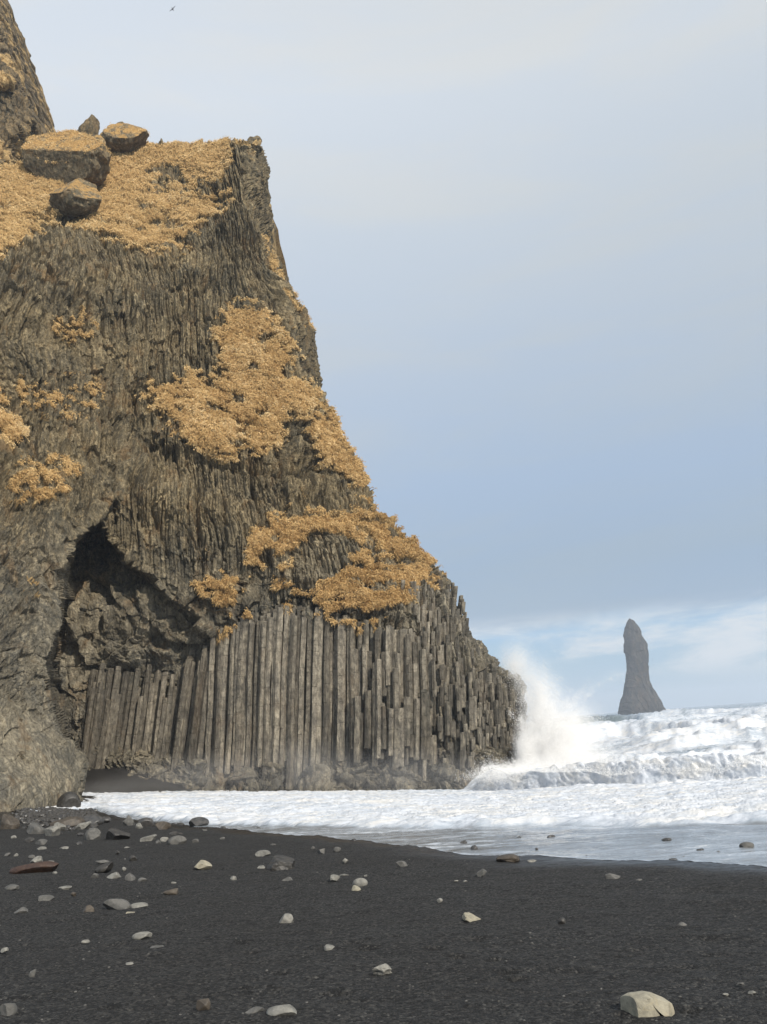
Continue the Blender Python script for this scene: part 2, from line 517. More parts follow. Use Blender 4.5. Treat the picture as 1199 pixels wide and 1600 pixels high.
def T0(x, y):
    z = -1.60 - 0.045 * y
    # beach banked up on the left and inside the cave
    z = z + side_rise(x, y)
    z = z + 0.55 * np.exp(-((x + 18.5) / 2.8) ** 2 - ((y - 44) / 9.0) ** 2)
    z = z + 2.5 * sstep(55.5, 66, y + 0.0 * x) * sstep(-8.0, -18.5, x)
    z = z + 0.05 * vnoise(x * 0.25, y * 0.25, seed=91) * sstep(4, 9, y)
    return z


def T(x, y, fine=True):
    z = T0(x, y)
    if fine:
        z = z + 0.040 * fbm(x * 0.9, y * 1.6, oct=3, seed=71)
        z = z + 0.016 * fbm(x * 4.0, y * 7.0, oct=3, seed=72)
    for hx, hy, wx, wy, dp in HOLLOWS:
        z = z - dp * np.exp(-((x - hx) / wx) ** 2 - ((y - hy) / wy) ** 2) + 0.4 * dp * np.exp(-((x - hx) / wx) ** 2 - ((y - hy - 1.8 * wy) / wy) ** 2)
    return z


def ground_hit(u, v, fn=T0):
    r = ray(u, v)
    r = r / r[..., 1][..., None]
    Y = np.full(np.shape(u), 30.0)
    lo = np.full(np.shape(u), 1.5); hi = np.full(np.shape(u), 400.0)
    ys = 1.5 * (1.02 ** np.arange(270))
    res = np.full(np.shape(u), 300.0); done = np.zeros(np.shape(u), bool)
    for k in range(len(ys) - 1):
        z = fn(r[..., 0] * ys[k], ys[k] + 0 * r[..., 0])
        h = (r[..., 2] * ys[k] < z) & ~done
        res = np.where(h, ys[k], res); done |= h
    for _ in range(12):    # refine
        a = res / 1.02
        mid = (res + a) / 2
        res = np.where(r[..., 2] * mid < fn(r[..., 0] * mid, mid), mid, res)
        res = np.where(r[..., 2] * mid < fn(r[..., 0] * mid, mid), res, res)
        break
    return r * res[..., None]

for (u, v, wpx, dp) in [(85, 1430, 36, .020), (20, 1420, 30, .016), (190, 1476, 34, .02), (250, 1480, 40, .022), (215, 1487, 26, .02),
                        (40, 1478, 22, .018), (380, 1478, 30, .022), (395, 1490, 26, .02), (550, 1476, 55, .02), (575, 1486, 30, .02),
                        (615, 1467, 16, .016), (680, 1488, 30, .02), (715, 1497, 26, .02), (775, 1503, 28, .02), (795, 1522, 24, .02),
                        (440, 1523, 26, .018), (530, 1553, 34, .022), (500, 1490, 36, .018), (240, 1497, 36, .018), (610, 1563, 42, .014),
                        (430, 1548, 30, .015), (490, 1532, 22, .014), (805, 1528, 14, .02), (250, 1430, 30, .014), (330, 1470, 26, .012), (1075, 1578, 34, .02)]:
    p = ground_hit(np.array(u), np.array(v))
    HOLLOWS.append((p[0], p[1], wpx / F_PX * p[1] * 0.55, wpx / F_PX * p[1] * 0.30, dp * 1.7))

rh = np.random.default_rng(44)
for _ in range(70):
    u, v = rh.uniform(-20, 1220), 1400 + 210 * rh.random()
    p = ground_hit(np.array(u), np.array(v)); wpx = rh.uniform(10, 30)
    HOLLOWS.append((p[0], p[1], wpx / F_PX * p[1] * 0.55, wpx / F_PX * p[1] * 0.3, rh.uniform(0.008, 0.022)))

# waterline and front of the white bore, from directions in the view
def shore(pts):
    p = ground_hit(np.array([a for a, _ in pts], float), np.array([b_ for _, b_ in pts], float))
    o = np.argsort(p[:, 0])
    return p[o, 0], p[o, 1]

EDGE = shore([(-60, 1285), (140, 1268), (240, 1285), (330, 1293), (400, 1299), (470, 1304), (560, 1313), (640, 1322), (720, 1334), (800, 1340), (900, 1341), (1000, 1343), (1100, 1348), (1199, 1354), (1400, 1366)])
BORE = shore([(-60, 1280), (140, 1266), (240, 1281), (330, 1289), (450, 1294), (560, 1297), (700, 1297), (850, 1293), (1000, 1293), (1199, 1290), (1400, 1286)])


def Ye(x): return np.interp(x, EDGE[0], EDGE[1]) + 0.22 * vnoise(x * 0.6, 0 * x, seed=5) + 0.10 * vnoise(x * 2.4, 0 * x, seed=6)
def Yb(x): return np.interp(x, BORE[0], BORE[1]) + 0.5 * vnoise(x * 0.5, 0 * x, seed=7) + 0.25 * vnoise(x * 1.7, 0 * x, seed=8)

# ------------------------------------------------------------------ ground sheet
vs = np.concatenate([[-60, -25, -8, 0, 2.5, 4.0], 5.0 * 1.0034 ** np.arange(0, 500), np.geomspace(28, 100, 160), [150, 400]])
us = np.concatenate([np.linspace(-6, -0.62, 30)[:-1], np.linspace(-0.62, 0.62, 820), np.linspace(0.62, 6, 30)[1:]])
A, Yg = np.meshgrid(us, vs)
Xg = A * np.maximum(Yg, 4.0)
Zg = T(Xg, Yg)
ne = (Yg > 4.6) & (Yg < 26)
Zg = Zg + np.where(ne, 0.006 * fbm(Xg * 28, Yg * 28, oct=2, seed=3), 0)
wetm = sstep(-2.4, -0.3, Yg - Ye(Xg) + 0.4 * vnoise(Xg * 0.7, Yg * 1.5, seed=33))
wetm = wetm * sstep(70, 58, Yg)
ground = mesh_obj('beach', np.stack([Xg, Yg, Zg], -1), grid_faces(*Xg.shape), M_sand, smooth=True, attrs={'wet': wetm})
tag(ground, kind='structure')

# ------------------------------------------------------------------ sea sheet
ZS = -4.12
HB = lambda u, v, z=ZS: P(u, v, 1.0)[..., 2]
RIDGES = []
def slope_dist(u, v, z):
    return z / ray(np.array(u), np.array(v))[2] * ray(np.array(u), np.array(v))[1]
# main breaker: line through two ground positions
def linepts(a):
    return [(P(np.array(u), np.array(v), slope_dist(u, v, z))) for (u, v, z) in a]
BR = linepts([(742, 1246, -4.1), (960, 1247, -4.05), (1199, 1243, -4.0)])
bx_ = np.array([q[0] for q in BR]); by_ = np.array([q[1] for q in BR])
print('breaker', bx_, by_)

su = np.concatenate([np.linspace(-1.6, -0.62, 24)[:-1], np.linspace(-0.62, 0.56, 900), np.linspace(0.56, 2.5, 40)[1:]])
rows = np.concatenate([np.linspace(0, 1, 60) ** 1.2 * 0.999])
NR1, NR2 = 150, 0
vv_near = np.geomspace(1, 3.0, 1)
# rows: from the waterline to 30 m, then geometric to far
ybr = np.interp(su * 47, bx_, by_)
ybr = np.where(su < 0, by_[0], ybr)
for _ in range(8): ybr = np.where(su < 0, by_[0], np.interp(su * ybr, bx_, by_))
# solve x = a*y at the waterline
ya = np.full(su.shape, 14.0)
for _ in range(60):
    ya = 0.5 * ya + 0.5 * Ye(su * ya)
ya = np.minimum(ya, ybr - 4)
def seg(a_, b_, t_): return a_[None, :] + (b_ - a_)[None, :] * t_[:, None]
one = np.ones(len(su))
Yw = np.concatenate([
    seg(ya, ybr - 2.2, np.linspace(0, 1, 330) ** 1.15),
    seg(ybr - 2.2, ybr + 2.6, np.linspace(0, 1, 150)[1:]),
    seg(ybr + 2.6, 78 * one, np.linspace(0, 1, 170)[1:] ** 1.2),
    np.geomspace(78, 420, 420)[1:, None] * one[None], np.geomspace(420, 6000, 90)[1:, None] * one[None]])
Xw = su[None, :] * Yw
Ter = T(Xw, Yw)
Tpl = -1.60 - 0.045 * Yw + side_rise(Xw, Yw) + (Ter - T0(Xw, Yw))
d_e = Yw - Ye(Xw)
d_b = Yw - Yb(Xw)
film = 0.004 + 0.020 * sstep(0, 2.5, d_e)
bore = sstep(0, 0.5, d_b)
lump = 0.5 + 0.5 * fbm(Xw * 1.5, Yw * 2.5, oct=4, seed=21, rough=0.6)
near_fade = sstep(60, 30, Yw)
Zf = np.where(Xw > -13.2 + 0 * Yw, np.where(Yw < 50, Ter, Tpl), Tpl) + film + bore * (0.07 + 0.16 * lump * np.exp(-np.maximum(d_b, 0) / 2.2) + 0.12 * lump * sstep(0, 6, d_b))
# open sea
amp = sstep(30, 56, Yw) * (0.45 + 0.55 * sstep(55, 90, Yw)) + 0.6 * sstep(90, 220, Yw)
sw = fbm(Xw * 0.06 + 3, Yw * 0.11, oct=3, seed=41)
chop = 1 - 2 * np.abs(fbm(Xw * 0.22, Yw * 0.38, oct=4, seed=42, rough=0.5))
small = 1 - 2 * np.abs(fbm(Xw * 1.3, Yw * 2.0, oct=4, seed=43, rough=0.6))
Zs = ZS + side_rise(Xw, np.minimum(Yw, 70)) + amp * (0.75 * sw + 0.50 * (chop - 0.5) + 0.10 * (small - 0.5))
# white horses running in behind the breaker (oblique ridges)
for k, (yc0, dydx, A_, fr, bk) in enumerate([(66, -0.3, 0.7, 1.2, 4), (76, -0.25, 0.9, 1.6, 6), (90, -0.1, 1.1, 2.2, 8), (108, -0.3, 1.2, 2.6, 9), (130, -0.1, 1.5, 3, 12), (160, -0.25, 1.9, 4, 14), (200, -0.2, 2.2, 5, 20), (255, -0.1, 1.7, 6, 24), (320, -0.2, 1.9, 8, 30)]):
    yc = yc0 + dydx * (Xw - 0.25 * yc0) + 0.09 * yc0 * vnoise(Xw / (0.12 * yc0), Xw * 0 + k, seed=50 + k) + 0.02 * yc0 * fbm(Xw / (0.025 * yc0), Xw * 0 + k, oct=3, seed=150 + k)
    q = Yw - yc
    prof = np.where(q < 0, sstep(-fr, 0, q), np.exp(-q / bk))
    hm = sstep(-0.35, 0.55, vnoise(Xw / (0.16 * yc0), Xw * 0 + 9 * k, seed=60 + k))
    frn = 1 - 2 * np.abs(fbm(Xw / (0.02 * yc0), Yw / (0.02 * yc0), oct=4, seed=66 + k, rough=0.62))
    Zs = Zs + 1.35 * A_ * hm * prof * (0.90 + 0.17 * frn)
# dark swell far off to the right
q = (Yw - 430 + 0.15 * Xw)
Zs = Zs + 1.6 * np.exp(-(q / 45) ** 2) * sstep(20, 110, Xw)
# breaker
yc = np.interp(Xw, bx_, by_) + 0.45 * vnoise(Xw * 0.35, Xw * 0, seed=80) + 0.12 * fbm(Xw * 1.6, Xw * 0, oct=3, seed=86)
q = Yw - yc
hgt = 1.75 * sstep(bx_[0] - 1.0, bx_[0] + 1.2, Xw) * (0.88 + 0.16 * vnoise(Xw * 0.3, Xw * 0, seed=81) + 0.10 * fbm(Xw * 1.9, Xw * 0, oct=4, seed=82, rough=0.65))
fq = sstep(-0.3, 1.3, q)
prof = np.where(q < 1.3, fq, 0.45 + 0.55 * np.exp(-(q - 1.3) / 4.0)) * sstep(26, 10, q)
# froth: lumps on the falling face, curved tongues of foam
tw = Xw + 0.9 * fq + 0.5 * fbm(Xw * 0.8, fq * 2, oct=3, seed=84)
tong = 1 - 2 * np.abs(fbm(tw * 1.6, fq * 1.5 + Yw * 0.2, oct=4, seed=83, rough=0.6))
lmp = 1 - 2 * np.abs(fbm(Xw * 2.2, fq * 4.0 + Yw * 0.7, oct=5, seed=85, rough=0.65))
folds = 0.13 * (tong - 0.4) + 0.07 * (lmp - 0.4)
Zs = Zs + hgt * prof
mix_ = sstep(26, 46, Yw)
Zw = np.maximum(Zf, Zf * (1 - mix_) + np.maximum(Zs, Zf) * mix_)
fr_m = sstep(-0.3, 0.3, q) * np.exp(-np.maximum(q - 1.3, 0) / 0.9) * sstep(0.03, 0.4, hgt)
Yd = Yw - 0.30 * hgt * fr_m * fq ** 2 - folds * fr_m * 1.3
Zw = Zw + folds * fr_m * (0.35 + 0.5 * fq)
# small crest in front of the breaker, right
yc3 = np.interp(Xw, bx_, by_) - 1.4
Zw = Zw + 0.32 * np.exp(-((Yw - yc3) / 0.6) ** 2) * sstep(7, 10.5, Xw) * (0.6 + 0.5 * vnoise(Xw * 0.8, Xw * 0, seed=88))
str_ = 1 - 2 * np.abs(fbm(Xw * 0.55 + 0.3 * fbm(Xw, Yw, oct=2, seed=45), Yw * 2.6, oct=5, seed=44, rough=0.62))
Zw = Zw + (0.10 * (small - 0.5) + 0.10 * (str_ - 0.5)) * sstep(0.3, 2, d_b) * (1 - fr_m) * sstep(90, 50, Yw)
Zw = Zw + 0.14 * (lump - 0.5) * sstep(0.0, 0.6, d_b) * sstep(4.0, 1.0, d_b)
foam = np.where(d_b > 0, 1.0, 0.0) * 1.15
swash = 0.34 + 0.20 * fbm(Xw * 0.25, Yw * 2.2, oct=3, seed=31) + 0.12 * sstep(0.35, 0.0, d_e)
foam = swash * (1 - bore) + bore * (0.88 + 0.25 * (str_ - 0.4) + 0.12 * small)
crest = sstep(-0.3, 0.6, (Zs - ZS) / (amp + 0.3))
dg = Yw - 0.55 * Xw
fs = 0.42 + 0.45 * crest + 0.75 * fbm(Xw * 0.05 + 0.02 * Yw, dg * 0.22 * (60 / np.maximum(Yw, 60)) ** 0.5, oct=6, seed=34, rough=0.62)
farf = sstep(190, 330, Yw - 0.9 * Xw + 60 * vnoise(Xw / 60, Yw / 60, seed=38))
fs = fs * (1 - farf) + (0.10 + 0.55 * sstep(0.15, 0.6, fbm(Xw * 0.012, Yw * 0.03, oct=4, seed=35))) * farf
foam = foam * (1 - sstep(44, 60, Yw)) + fs * sstep(44, 60, Yw)
foam = foam * (1 - np.clip(fr_m, 0, 1)) + np.clip(fr_m, 0, 1) * (0.80 + 0.42 * (0.6 * tong + 0.4 * lmp) + 0.30 * sstep(0.75, 1, fq))
shal = sstep(4, -0.2, d_b)
sea = mesh_obj('sea', np.stack([Xw, Yd, Zw], -1), grid_faces(*Xw.shape), M_sea, smooth=True, attrs={'foam': foam, 'shallow': shal})
tag(sea, kind='structure')


def sea_hit(u, v):
    return ground_hit(u, v, lambda x, y: np.where(y > Ye(x), T0(x, y) + 0.03, T0(x, y)))

# ------------------------------------------------------------------ cliff: base depth
COMMON = [(300, 800, 60.5), (200, 760, 59.5), (400, 720, 63), (480, 650, 67), (400, 500, 70), (300, 600, 66), (520, 680, 69), (200, 620, 63.5),
          (300, 400, 72), (420, 400, 75), (480, 520, 72.5), (100, 400, 67), (0, 430, 61), (0, 600, 57), (100, 600, 60.5), (410, 300, 78),
          (400, 225, 82), (300, 235, 84), (230, 232, 86), (150, 290, 80), (0, 265, 76), (-200, 265, 70), (-200, 430, 58), (-200, 600, 51),
          (200, 330, 75.5), (300, 300, 79), (60, 340, 71), (180, 700, 60.5), (60, 700, 57), (-200, 720, 48)]
UP = COMMON + [(500, 760, 65), (570, 770, 67), (450, 940, 59.5), (550, 940, 59), (650, 930, 60.5), (450, 830, 61.5), (550, 810, 63.5), (640, 840, 64.5),
               (200, 850, 58.5), (260, 920, 58.5), (330, 970, 59.4), (170, 800, 59), (300, 880, 59), (380, 900, 59.5), (500, 1000, 59.3), (700, 1000, 60.5), (400, 1000, 59.9),
               (0, 900, 57), (740, 1050, 59.5), (600, 1260, 57.5)]
LO = [(90, 900, 62.5), (90, 1050, 62.5), (90, 1150, 62.5), (90, 1260, 62), (130, 860, 65), (180, 875, 63.3), (230, 930, 60.3), (170, 950, 60.8), (150, 1000, 61.8), (200, 1040, 62.2), (200, 1140, 62.4), (200, 1200, 62.0), (200, 1270, 60.5),
      (300, 990, 61.0), (300, 1130, 61.4), (300, 1200, 60.9), (300, 1270, 58.5), (350, 1000, 60.6), (400, 1150, 60), (400, 1205, 59.8), (400, 1265, 57.4), (500, 1000, 59.3), (500, 1160, 59.3), (500, 1205, 59.0), (500, 1260, 57),
      (650, 1000, 59.3), (650, 1140, 58.6), (650, 1190, 58.3), (650, 1260, 56.8), (740, 1050, 59.5), (740, 1150, 58.6), (740, 1260, 56.8), (815, 1100, 61), (815, 1200, 59.5), (820, 1280, 58.5), (700, 980, 61), (790, 1060, 61.5)]
BU = COMMON + [(0, 800, 51.5), (-200, 800, 44), (100, 800, 55), (0, 1000, 45), (75, 1000, 48), (-200, 1000, 38), (0, 1285, 38.5), (110, 1180, 46.5),
               (120, 1250, 45.5), (-200, 1290, 32), (60, 900, 50.5), (180, 770, 58.5), (70, 1100, 46.5), (60, 1230, 42)]
DU, DL, DB = tps(UP), tps(LO), tps(BU)
# a few hollows and bulges above
mL = blur(inpoly(ru, rv, [(40, 870), (112, 862), (122, 838), (150, 818), (168, 832), (182, 860), (213, 888), (236, 906), (262, 936), (298, 956), (335, 992), (440, 985), (900, 985), (900, 1500), (40, 1500)]).astype(float), 1.6)
mB = blur(inpoly(ru, rv, [(-400, 705), (178, 705), (196, 765), (160, 806), (122, 845), (108, 880), (103, 930), (92, 985), (78, 1035), (81, 1100), (97, 1160), (126, 1190), (125, 1330), (125, 1500), (-400, 1500)]).astype(float), 2.4)
DD = DU * (1 - mL) + DL * mL
# the cut above the cave and the recess at the lip
ledge = blur(inpoly(ru, rv, [(190, 660), (240, 690), (420, 712), (480, 700), (560, 760), (520, 790), (400, 800), (300, 775), (215, 740)]).astype(float), 5)
DD = DD + 0.9 * ledge
DD = DD * (1 - mB) + DB * mB
step_r = blur(inpoly(ru, rv, [(395, 225), (430, 330), (470, 480), (505, 615), (560, 620), (560, 200), (400, 200)]).astype(float), 2)
CREST = np.array([(-340, 262), (0, 262), (40, 258), (90, 240), (160, 222), (200, 222), (240, 226), (300, 229), (360, 229), (385, 227), (396, 222), (404, 220)], float)
SIL = np.array([(220, 404), (232, 408), (262, 412), (300, 417), (340, 423), (365, 428), (380, 437), (420, 447), (470, 466), (500, 485), (520, 495), (560, 497), (600, 504), (612, 505),
                (640, 519), (665, 527), (690, 534), (730, 560), (770, 580), (798, 586), (812, 604), (830, 636), (852, 651), (878, 668), (905, 688), (925, 698), (938, 712), (965, 717), (985, 727), (1010, 742),
                (1035, 760), (1058, 782), (1080, 806), (1105, 814), (1125, 812), (1150, 812), (1170, 808), (1200, 812), (1262, 815), (1340, 820)], float)

SIL[:, 1] -= 13 * sstep(235, 330, SIL[:, 0]) * sstep(640, 600, SIL[:, 0]) + 4 * sstep(300, 235, SIL[:, 0])
GRASS = [
    [(-200, 255), (30, 255), (60, 262), (165, 225), (250, 223), (390, 222), (378, 250), (352, 262), (340, 285), (300, 282), (250, 270), (225, 285), (250, 300), (300, 300), (345, 300), (385, 295), (380, 305), (345, 325), (330, 350), (290, 372), (302, 390), (250, 398), (205, 390), (170, 372), (120, 352), (75, 350), (40, 375), (10, 405), (-10, 430), (-200, 470)],
    [(375, 475), (392, 480), (412, 500), (430, 520), (452, 545), (455, 600), (450, 640), (448, 670), (430, 700), (395, 712), (360, 716), (300, 700), (262, 672), (235, 640), (180, 618), (205, 608), (262, 615), (290, 595), (335, 598), (350, 560), (330, 520), (350, 500)],
    [(458, 560), (480, 600), (505, 630), (525, 660), (545, 700), (565, 740), (582, 778), (560, 770), (530, 745), (500, 715), (470, 680), (452, 640)],
    [(405, 835), (430, 815), (500, 795), (560, 795), (600, 800), (640, 830), (660, 860), (690, 915), (680, 925), (640, 905), (590, 895), (560, 860), (545, 845), (520, 840), (480, 850), (465, 880), (450, 905), (430, 890), (410, 870)],
    [(415, 925), (450, 915), (500, 925), (560, 910), (640, 925), (650, 935), (600, 960), (575, 985), (540, 975), (500, 955), (450, 955), (420, 945)],
    [(480, 935), (560, 880), (640, 905), (655, 925), (600, 950), (560, 985), (520, 965)],
    [(285, 920), (330, 905), (395, 890), (400, 905), (370, 920), (375, 950), (400, 965), (380, 980), (330, 1000), (325, 990), (360, 965), (350, 935), (300, 930)],
    [(-200, 640), (0, 650), (35, 680), (30, 705), (0, 712), (-200, 720)],
    [(385, 860), (405, 840), (420, 870), (400, 890)],
]
BROWN = [
    [(-100, 590), (50, 590), (120, 580), (170, 600), (160, 650), (100, 660), (40, 640), (-100, 640)],
    [(60, 500), (140, 480), (170, 520), (100, 540)],
    [(0, 740), (80, 720), (140, 740), (80, 800), (0, 790)],
    [(15, 905), (55, 915), (60, 950), (20, 945)],
    [(430, 770), (480, 755), (500, 775), (450, 790)],
    [(300, 850), (340, 860), (330, 890), (300, 880)],
]
mG = np.zeros(ru.shape)
for g in GRASS: mG = np.maximum(mG, inpoly(ru, rv, g).astype(float))
mG = blur(mG, 7)
mR = np.zeros(ru.shape)
for g in BROWN: mR = np.maximum(mR, inpoly(ru, rv, g).astype(float) * 0.55)
mR = blur(mR, 8)
# right flank grass specks along the silhouette
edgeU = np.interp(rv, SIL[:, 0], SIL[:, 1])
fl = ((edgeU - ru) < 16) & ((edgeU - ru) > -10) & (((rv > 365) & (rv < 520)) | ((rv > 610) & (rv < 935)))
mR = np.maximum(mR, blur(fl.astype(float) * 0.62, 3))
mRub = blur(inpoly(ru, rv, [(90, 1150), (200, 1165), (330, 1185), (560, 1185), (640, 1165), (820, 1150), (830, 1400), (90, 1400)]).astype(float), 8)
mBlk = blur(inpoly(ru, rv, [(640, 890), (700, 930), (730, 1000), (800, 1070), (820, 1160), (600, 1170), (560, 1100), (640, 1040), (660, 980), (480, 890), (480, 860), (560, 850)]).astype(float), 6)
mCave = blur(inpoly(ru, rv, [(60, 800), (130, 810), (240, 900), (420, 900), (430, 970), (330, 1000), (250, 1030), (190, 1050), (150, 1120), (60, 1150)]).astype(float), 8)
mSm = blur(inpoly(ru, rv, [(-400, 1100), (60, 1100), (90, 1160), (126, 1190), (130, 1300), (-400, 1400)]).astype(float), 10)

NCF, NRF = 900, 1150
NSIDE, NTOP = 90, 40
tt = np.linspace(0, 1, NRF)
vt = 220 + tt * (1310 - 220)
usil = np.interp(vt, SIL[:, 0], SIL[:, 1])
ss = np.linspace(0, 1, NCF)
ss = ss ** 0.92
Uf = -200 + ss[None, :] * (usil[:, None] + 200)
Vf = vt[:, None] + (1 - tt[:, None]) ** 2.2 * (np.interp(Uf, CREST[:, 0], CREST[:, 1]) - 220)
Df = samp(DD, Uf, Vf + sstep(1060, 1130, Vf) * sstep(1250, 1225, Vf) * sstep(130, 220, Uf) * 58 * fbm(Uf / 30, Vf / 70, oct=5, seed=78, rough=0.65))
# round off towards the right-hand silhouette
e = np.clip((usil[:, None] - Uf) / 34.0, 0, 1)
Rr = 1.2 + 0.9 * vnoise(vt[:, None] / 60, vt[:, None] * 0, seed=77)
Df = Df + Rr * (1 - np.sqrt(1 - (1 - e) ** 2))
# upper right: narrow dark side face turning away
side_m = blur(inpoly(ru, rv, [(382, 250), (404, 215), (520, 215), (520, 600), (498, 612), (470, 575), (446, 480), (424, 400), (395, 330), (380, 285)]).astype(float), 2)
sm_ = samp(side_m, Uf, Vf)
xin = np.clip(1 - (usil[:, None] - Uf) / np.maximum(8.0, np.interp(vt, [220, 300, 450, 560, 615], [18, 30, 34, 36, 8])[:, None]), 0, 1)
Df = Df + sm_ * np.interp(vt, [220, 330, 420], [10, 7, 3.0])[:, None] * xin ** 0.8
Pf = P(Uf, Vf, Df)
# side: continues away from the viewer
last = Pf[:, -1, :]
ks = (np.arange(1, NSIDE + 1) / NSIDE)
dep = 0.10 * np.arange(1, NSIDE + 1) + 34 * ks ** 3
S_ = last[:, None, :] + np.stack([-0.10 * dep, dep, -0.02 * dep], -1)[None]
Pb = np.concatenate([Pf, S_], 1)
# top: plateau behind the crest
dt = np.concatenate([0.12 * np.arange(1, 16), 1.8 + 1.25 * 1.22 ** np.arange(0, NTOP - 15)])
dt = np.minimum(dt, 150)
first = Pb[0]
Tp = first[None] + np.stack([0 * dt, dt, -0.10 * dt], -1)[:, None, :]
Pb = np.concatenate([Tp[::-1], Pb], 0)
# skirt under the ground
bot = Pb[-1]
Sk = bot[None] + np.stack([np.zeros(6), np.zeros(6), -np.arange(1, 7) * 0.7], -1)[:, None, :]
Pb = np.concatenate([Pb, Sk], 0)
Ucl = np.pad(Uf, ((NTOP, 6), (0, NSIDE)), 'edge'); Vcl = np.pad(Vf, ((NTOP, 6), (0, NSIDE)), 'edge')

# smooth normals
def grid_normals(Pg):
    du = np.gradient(Pg, axis=1); dv = np.gradient(Pg, axis=0)
    n = np.cross(dv, du)
    return n / (np.linalg.norm(n, axis=-1, keepdims=True) + 1e-9)

def smooth_grid(a, r):
    return np.stack([blur(a[..., k], r) for k in range(3)], -1)

N0 = grid_normals(smooth_grid(Pb, 4))
N0 = np.where((N0 @ np.array([0.15, -1, 0.35]))[..., None] < -0.2, -N0, N0)

X, Y, Z = Pb[..., 0], Pb[..., 1], Pb[..., 2]
# horizontal run along the face: combine x and a share of depth so the side is not stretched
H = X + 0.55 * Y
g_m = samp(mG, Ucl, Vcl); r_m = samp(mR, Ucl, Vcl)
rub = samp(mRub, Ucl, Vcl); blk = samp(mBlk, Ucl, Vcl); cav = samp(mCave, Ucl, Vcl); smo = samp(mSm, Ucl, Vcl); but = samp(mB, Ucl, Vcl)
topmask = np.zeros(X.shape); topmask[:NTOP] = 1
gn = fbm(H * 0.5, Z * 0.8, Y * 0.5, oct=5, seed=101, rough=0.65)
gn2 = fbm(H * 1.7 + 4, Z * 2.6, Y * 1.7, oct=4, seed=103, rough=0.65)
hole = sstep(0.04, 0.18, fbm(H * 0.55, Z * 1.25, Y * 0.4, oct=4, seed=105, rough=0.65)) * (0.62 + 0.38 * sstep(0.99, 0.7, g_m)) * (0.12 + 0.88 * sstep(275, 330, Vcl))
edge_g = 4 * g_m * (1 - g_m)
gfield = g_m + (1.1 * gn + 1.0 * gn2) * (0.10 + 1.0 * edge_g) - 0.9 * hole * (g_m > 0.05)
rfield = r_m * 0.8 + 0.5 * gn + 1.3 * gn2 - 0.06
grass = np.maximum(sstep(0.34, 0.66, gfield), sstep(0.46, 0.66, rfield + 0.10 * but) * sstep(0.10, 0.3, r_m))
grass = np.maximum(grass, topmask * sstep(-0.5, 0.0, gn))
gsoft = np.clip(grass, 0, 1)
gsoft[:, NCF:] *= np.clip(1 - np.arange(NSIDE) / 10.0, 0, 1)[None, :]

# fibres: shear field
lean = 0.10 - 0.35 * sstep(200, -50, Ucl) * sstep(380, 560, Vcl) * sstep(1100, 800, Vcl) + 0.28 * but * sstep(700, 900, Vcl) \
    - 0.25 * sstep(330, 420, Ucl) * sstep(520, 380, Vcl)
warp = 1.1 * fbm(H / 9, Z / 9, oct=3, seed=111)
jag = 0.10 * fbm(H * 1.6, Z * 0.9, oct=4, seed=112, rough=0.7)
jz = 0.5 * fbm(H * 0.9, Z * 0.6, oct=4, seed=113, rough=0.7)
Hs = H - lean * (Z - 20) + warp + 0.55 * jag
p1, ra, rb = prisms(Hs, Z + 1.2 * jz, 0.27, 1.0, 121)
p2, ra2, rb2 = prisms(Hs + 1.2 * jag, Z + 2.2 * jz, 0.85, 1.9, 131)
cre = fbm(Hs / 1.1, Z / 5.0, oct=4, seed=135, rough=0.6)
crm = sstep(-0.05, 0.25, fbm(H / 4, Z / 4, oct=2, seed=136))
hor = fbm(H / 3.5, (Z + 0.2 * H) / 1.3, oct=5, seed=137, rough=0.62)
chaos = fbm(H / 0.9, Z / 1.1, Y / 1.5, oct=5, seed=138, rough=0.68)
chm = sstep(-0.15, 0.3, fbm(H / 5, Z / 4, oct=3, seed=139))
fib = 0.85 * p1 + 0.62 * p2 - 0.40 * sstep(0.08, 0.0, np.abs(cre)) * crm + 0.50 * hor + 0.50 * chaos * (0.35 + 0.65 * chm)
# buttress: finer slanting flakes, low relief
lean_b = 0.75
Hb = H - lean_b * Z + 0.8 * warp + 1.5 * jag
p3, rba, rbb = prisms(Hb, Z + 1.2 * jz, 0.20, 0.55, 141, tilt=1.3)
bsc = fbm(Hb / 0.8, (Z + jz) / 1.3, oct=5, seed=143, rough=0.66)
cB, rB1, rB2, oB1, oB2 = voro((H + 0.4 * Z + 1.2 * fbm(H / 2, Z / 2, oct=4, seed=146)) / 1.3, (Z - 0.5 * H + jz) / 1.0, seed=147, jit=1.0)
slab_b = 0.30 * (rB1 - 0.5) + 0.55 * oB1 * (rB2 - 0.5) + 0.45 * oB2 * (rB1 - 0.5)
fib_b = 0.9 * slab_b + 0.12 * p3 + 0.45 * bsc + 0.42 * chaos + 0.25 * p2 * sstep(1000, 850, Vcl)
# stepped blocks
wq = 0.35 * fbm(H / 2, Z / 2, oct=5, seed=151, rough=0.6)
p4, r2a, r2b = prisms(H - 0.08 * Z + 0.5 * wq, Z + wq, 0.36, 0.9, 161, tilt=0.6)
p4b, r2c, r2d = prisms(H - 0.08 * Z + wq, Z + wq, 1.1, 1.8, 165, tilt=0.6)
blkd = 1.3 * p4 + 0.55 * p4b
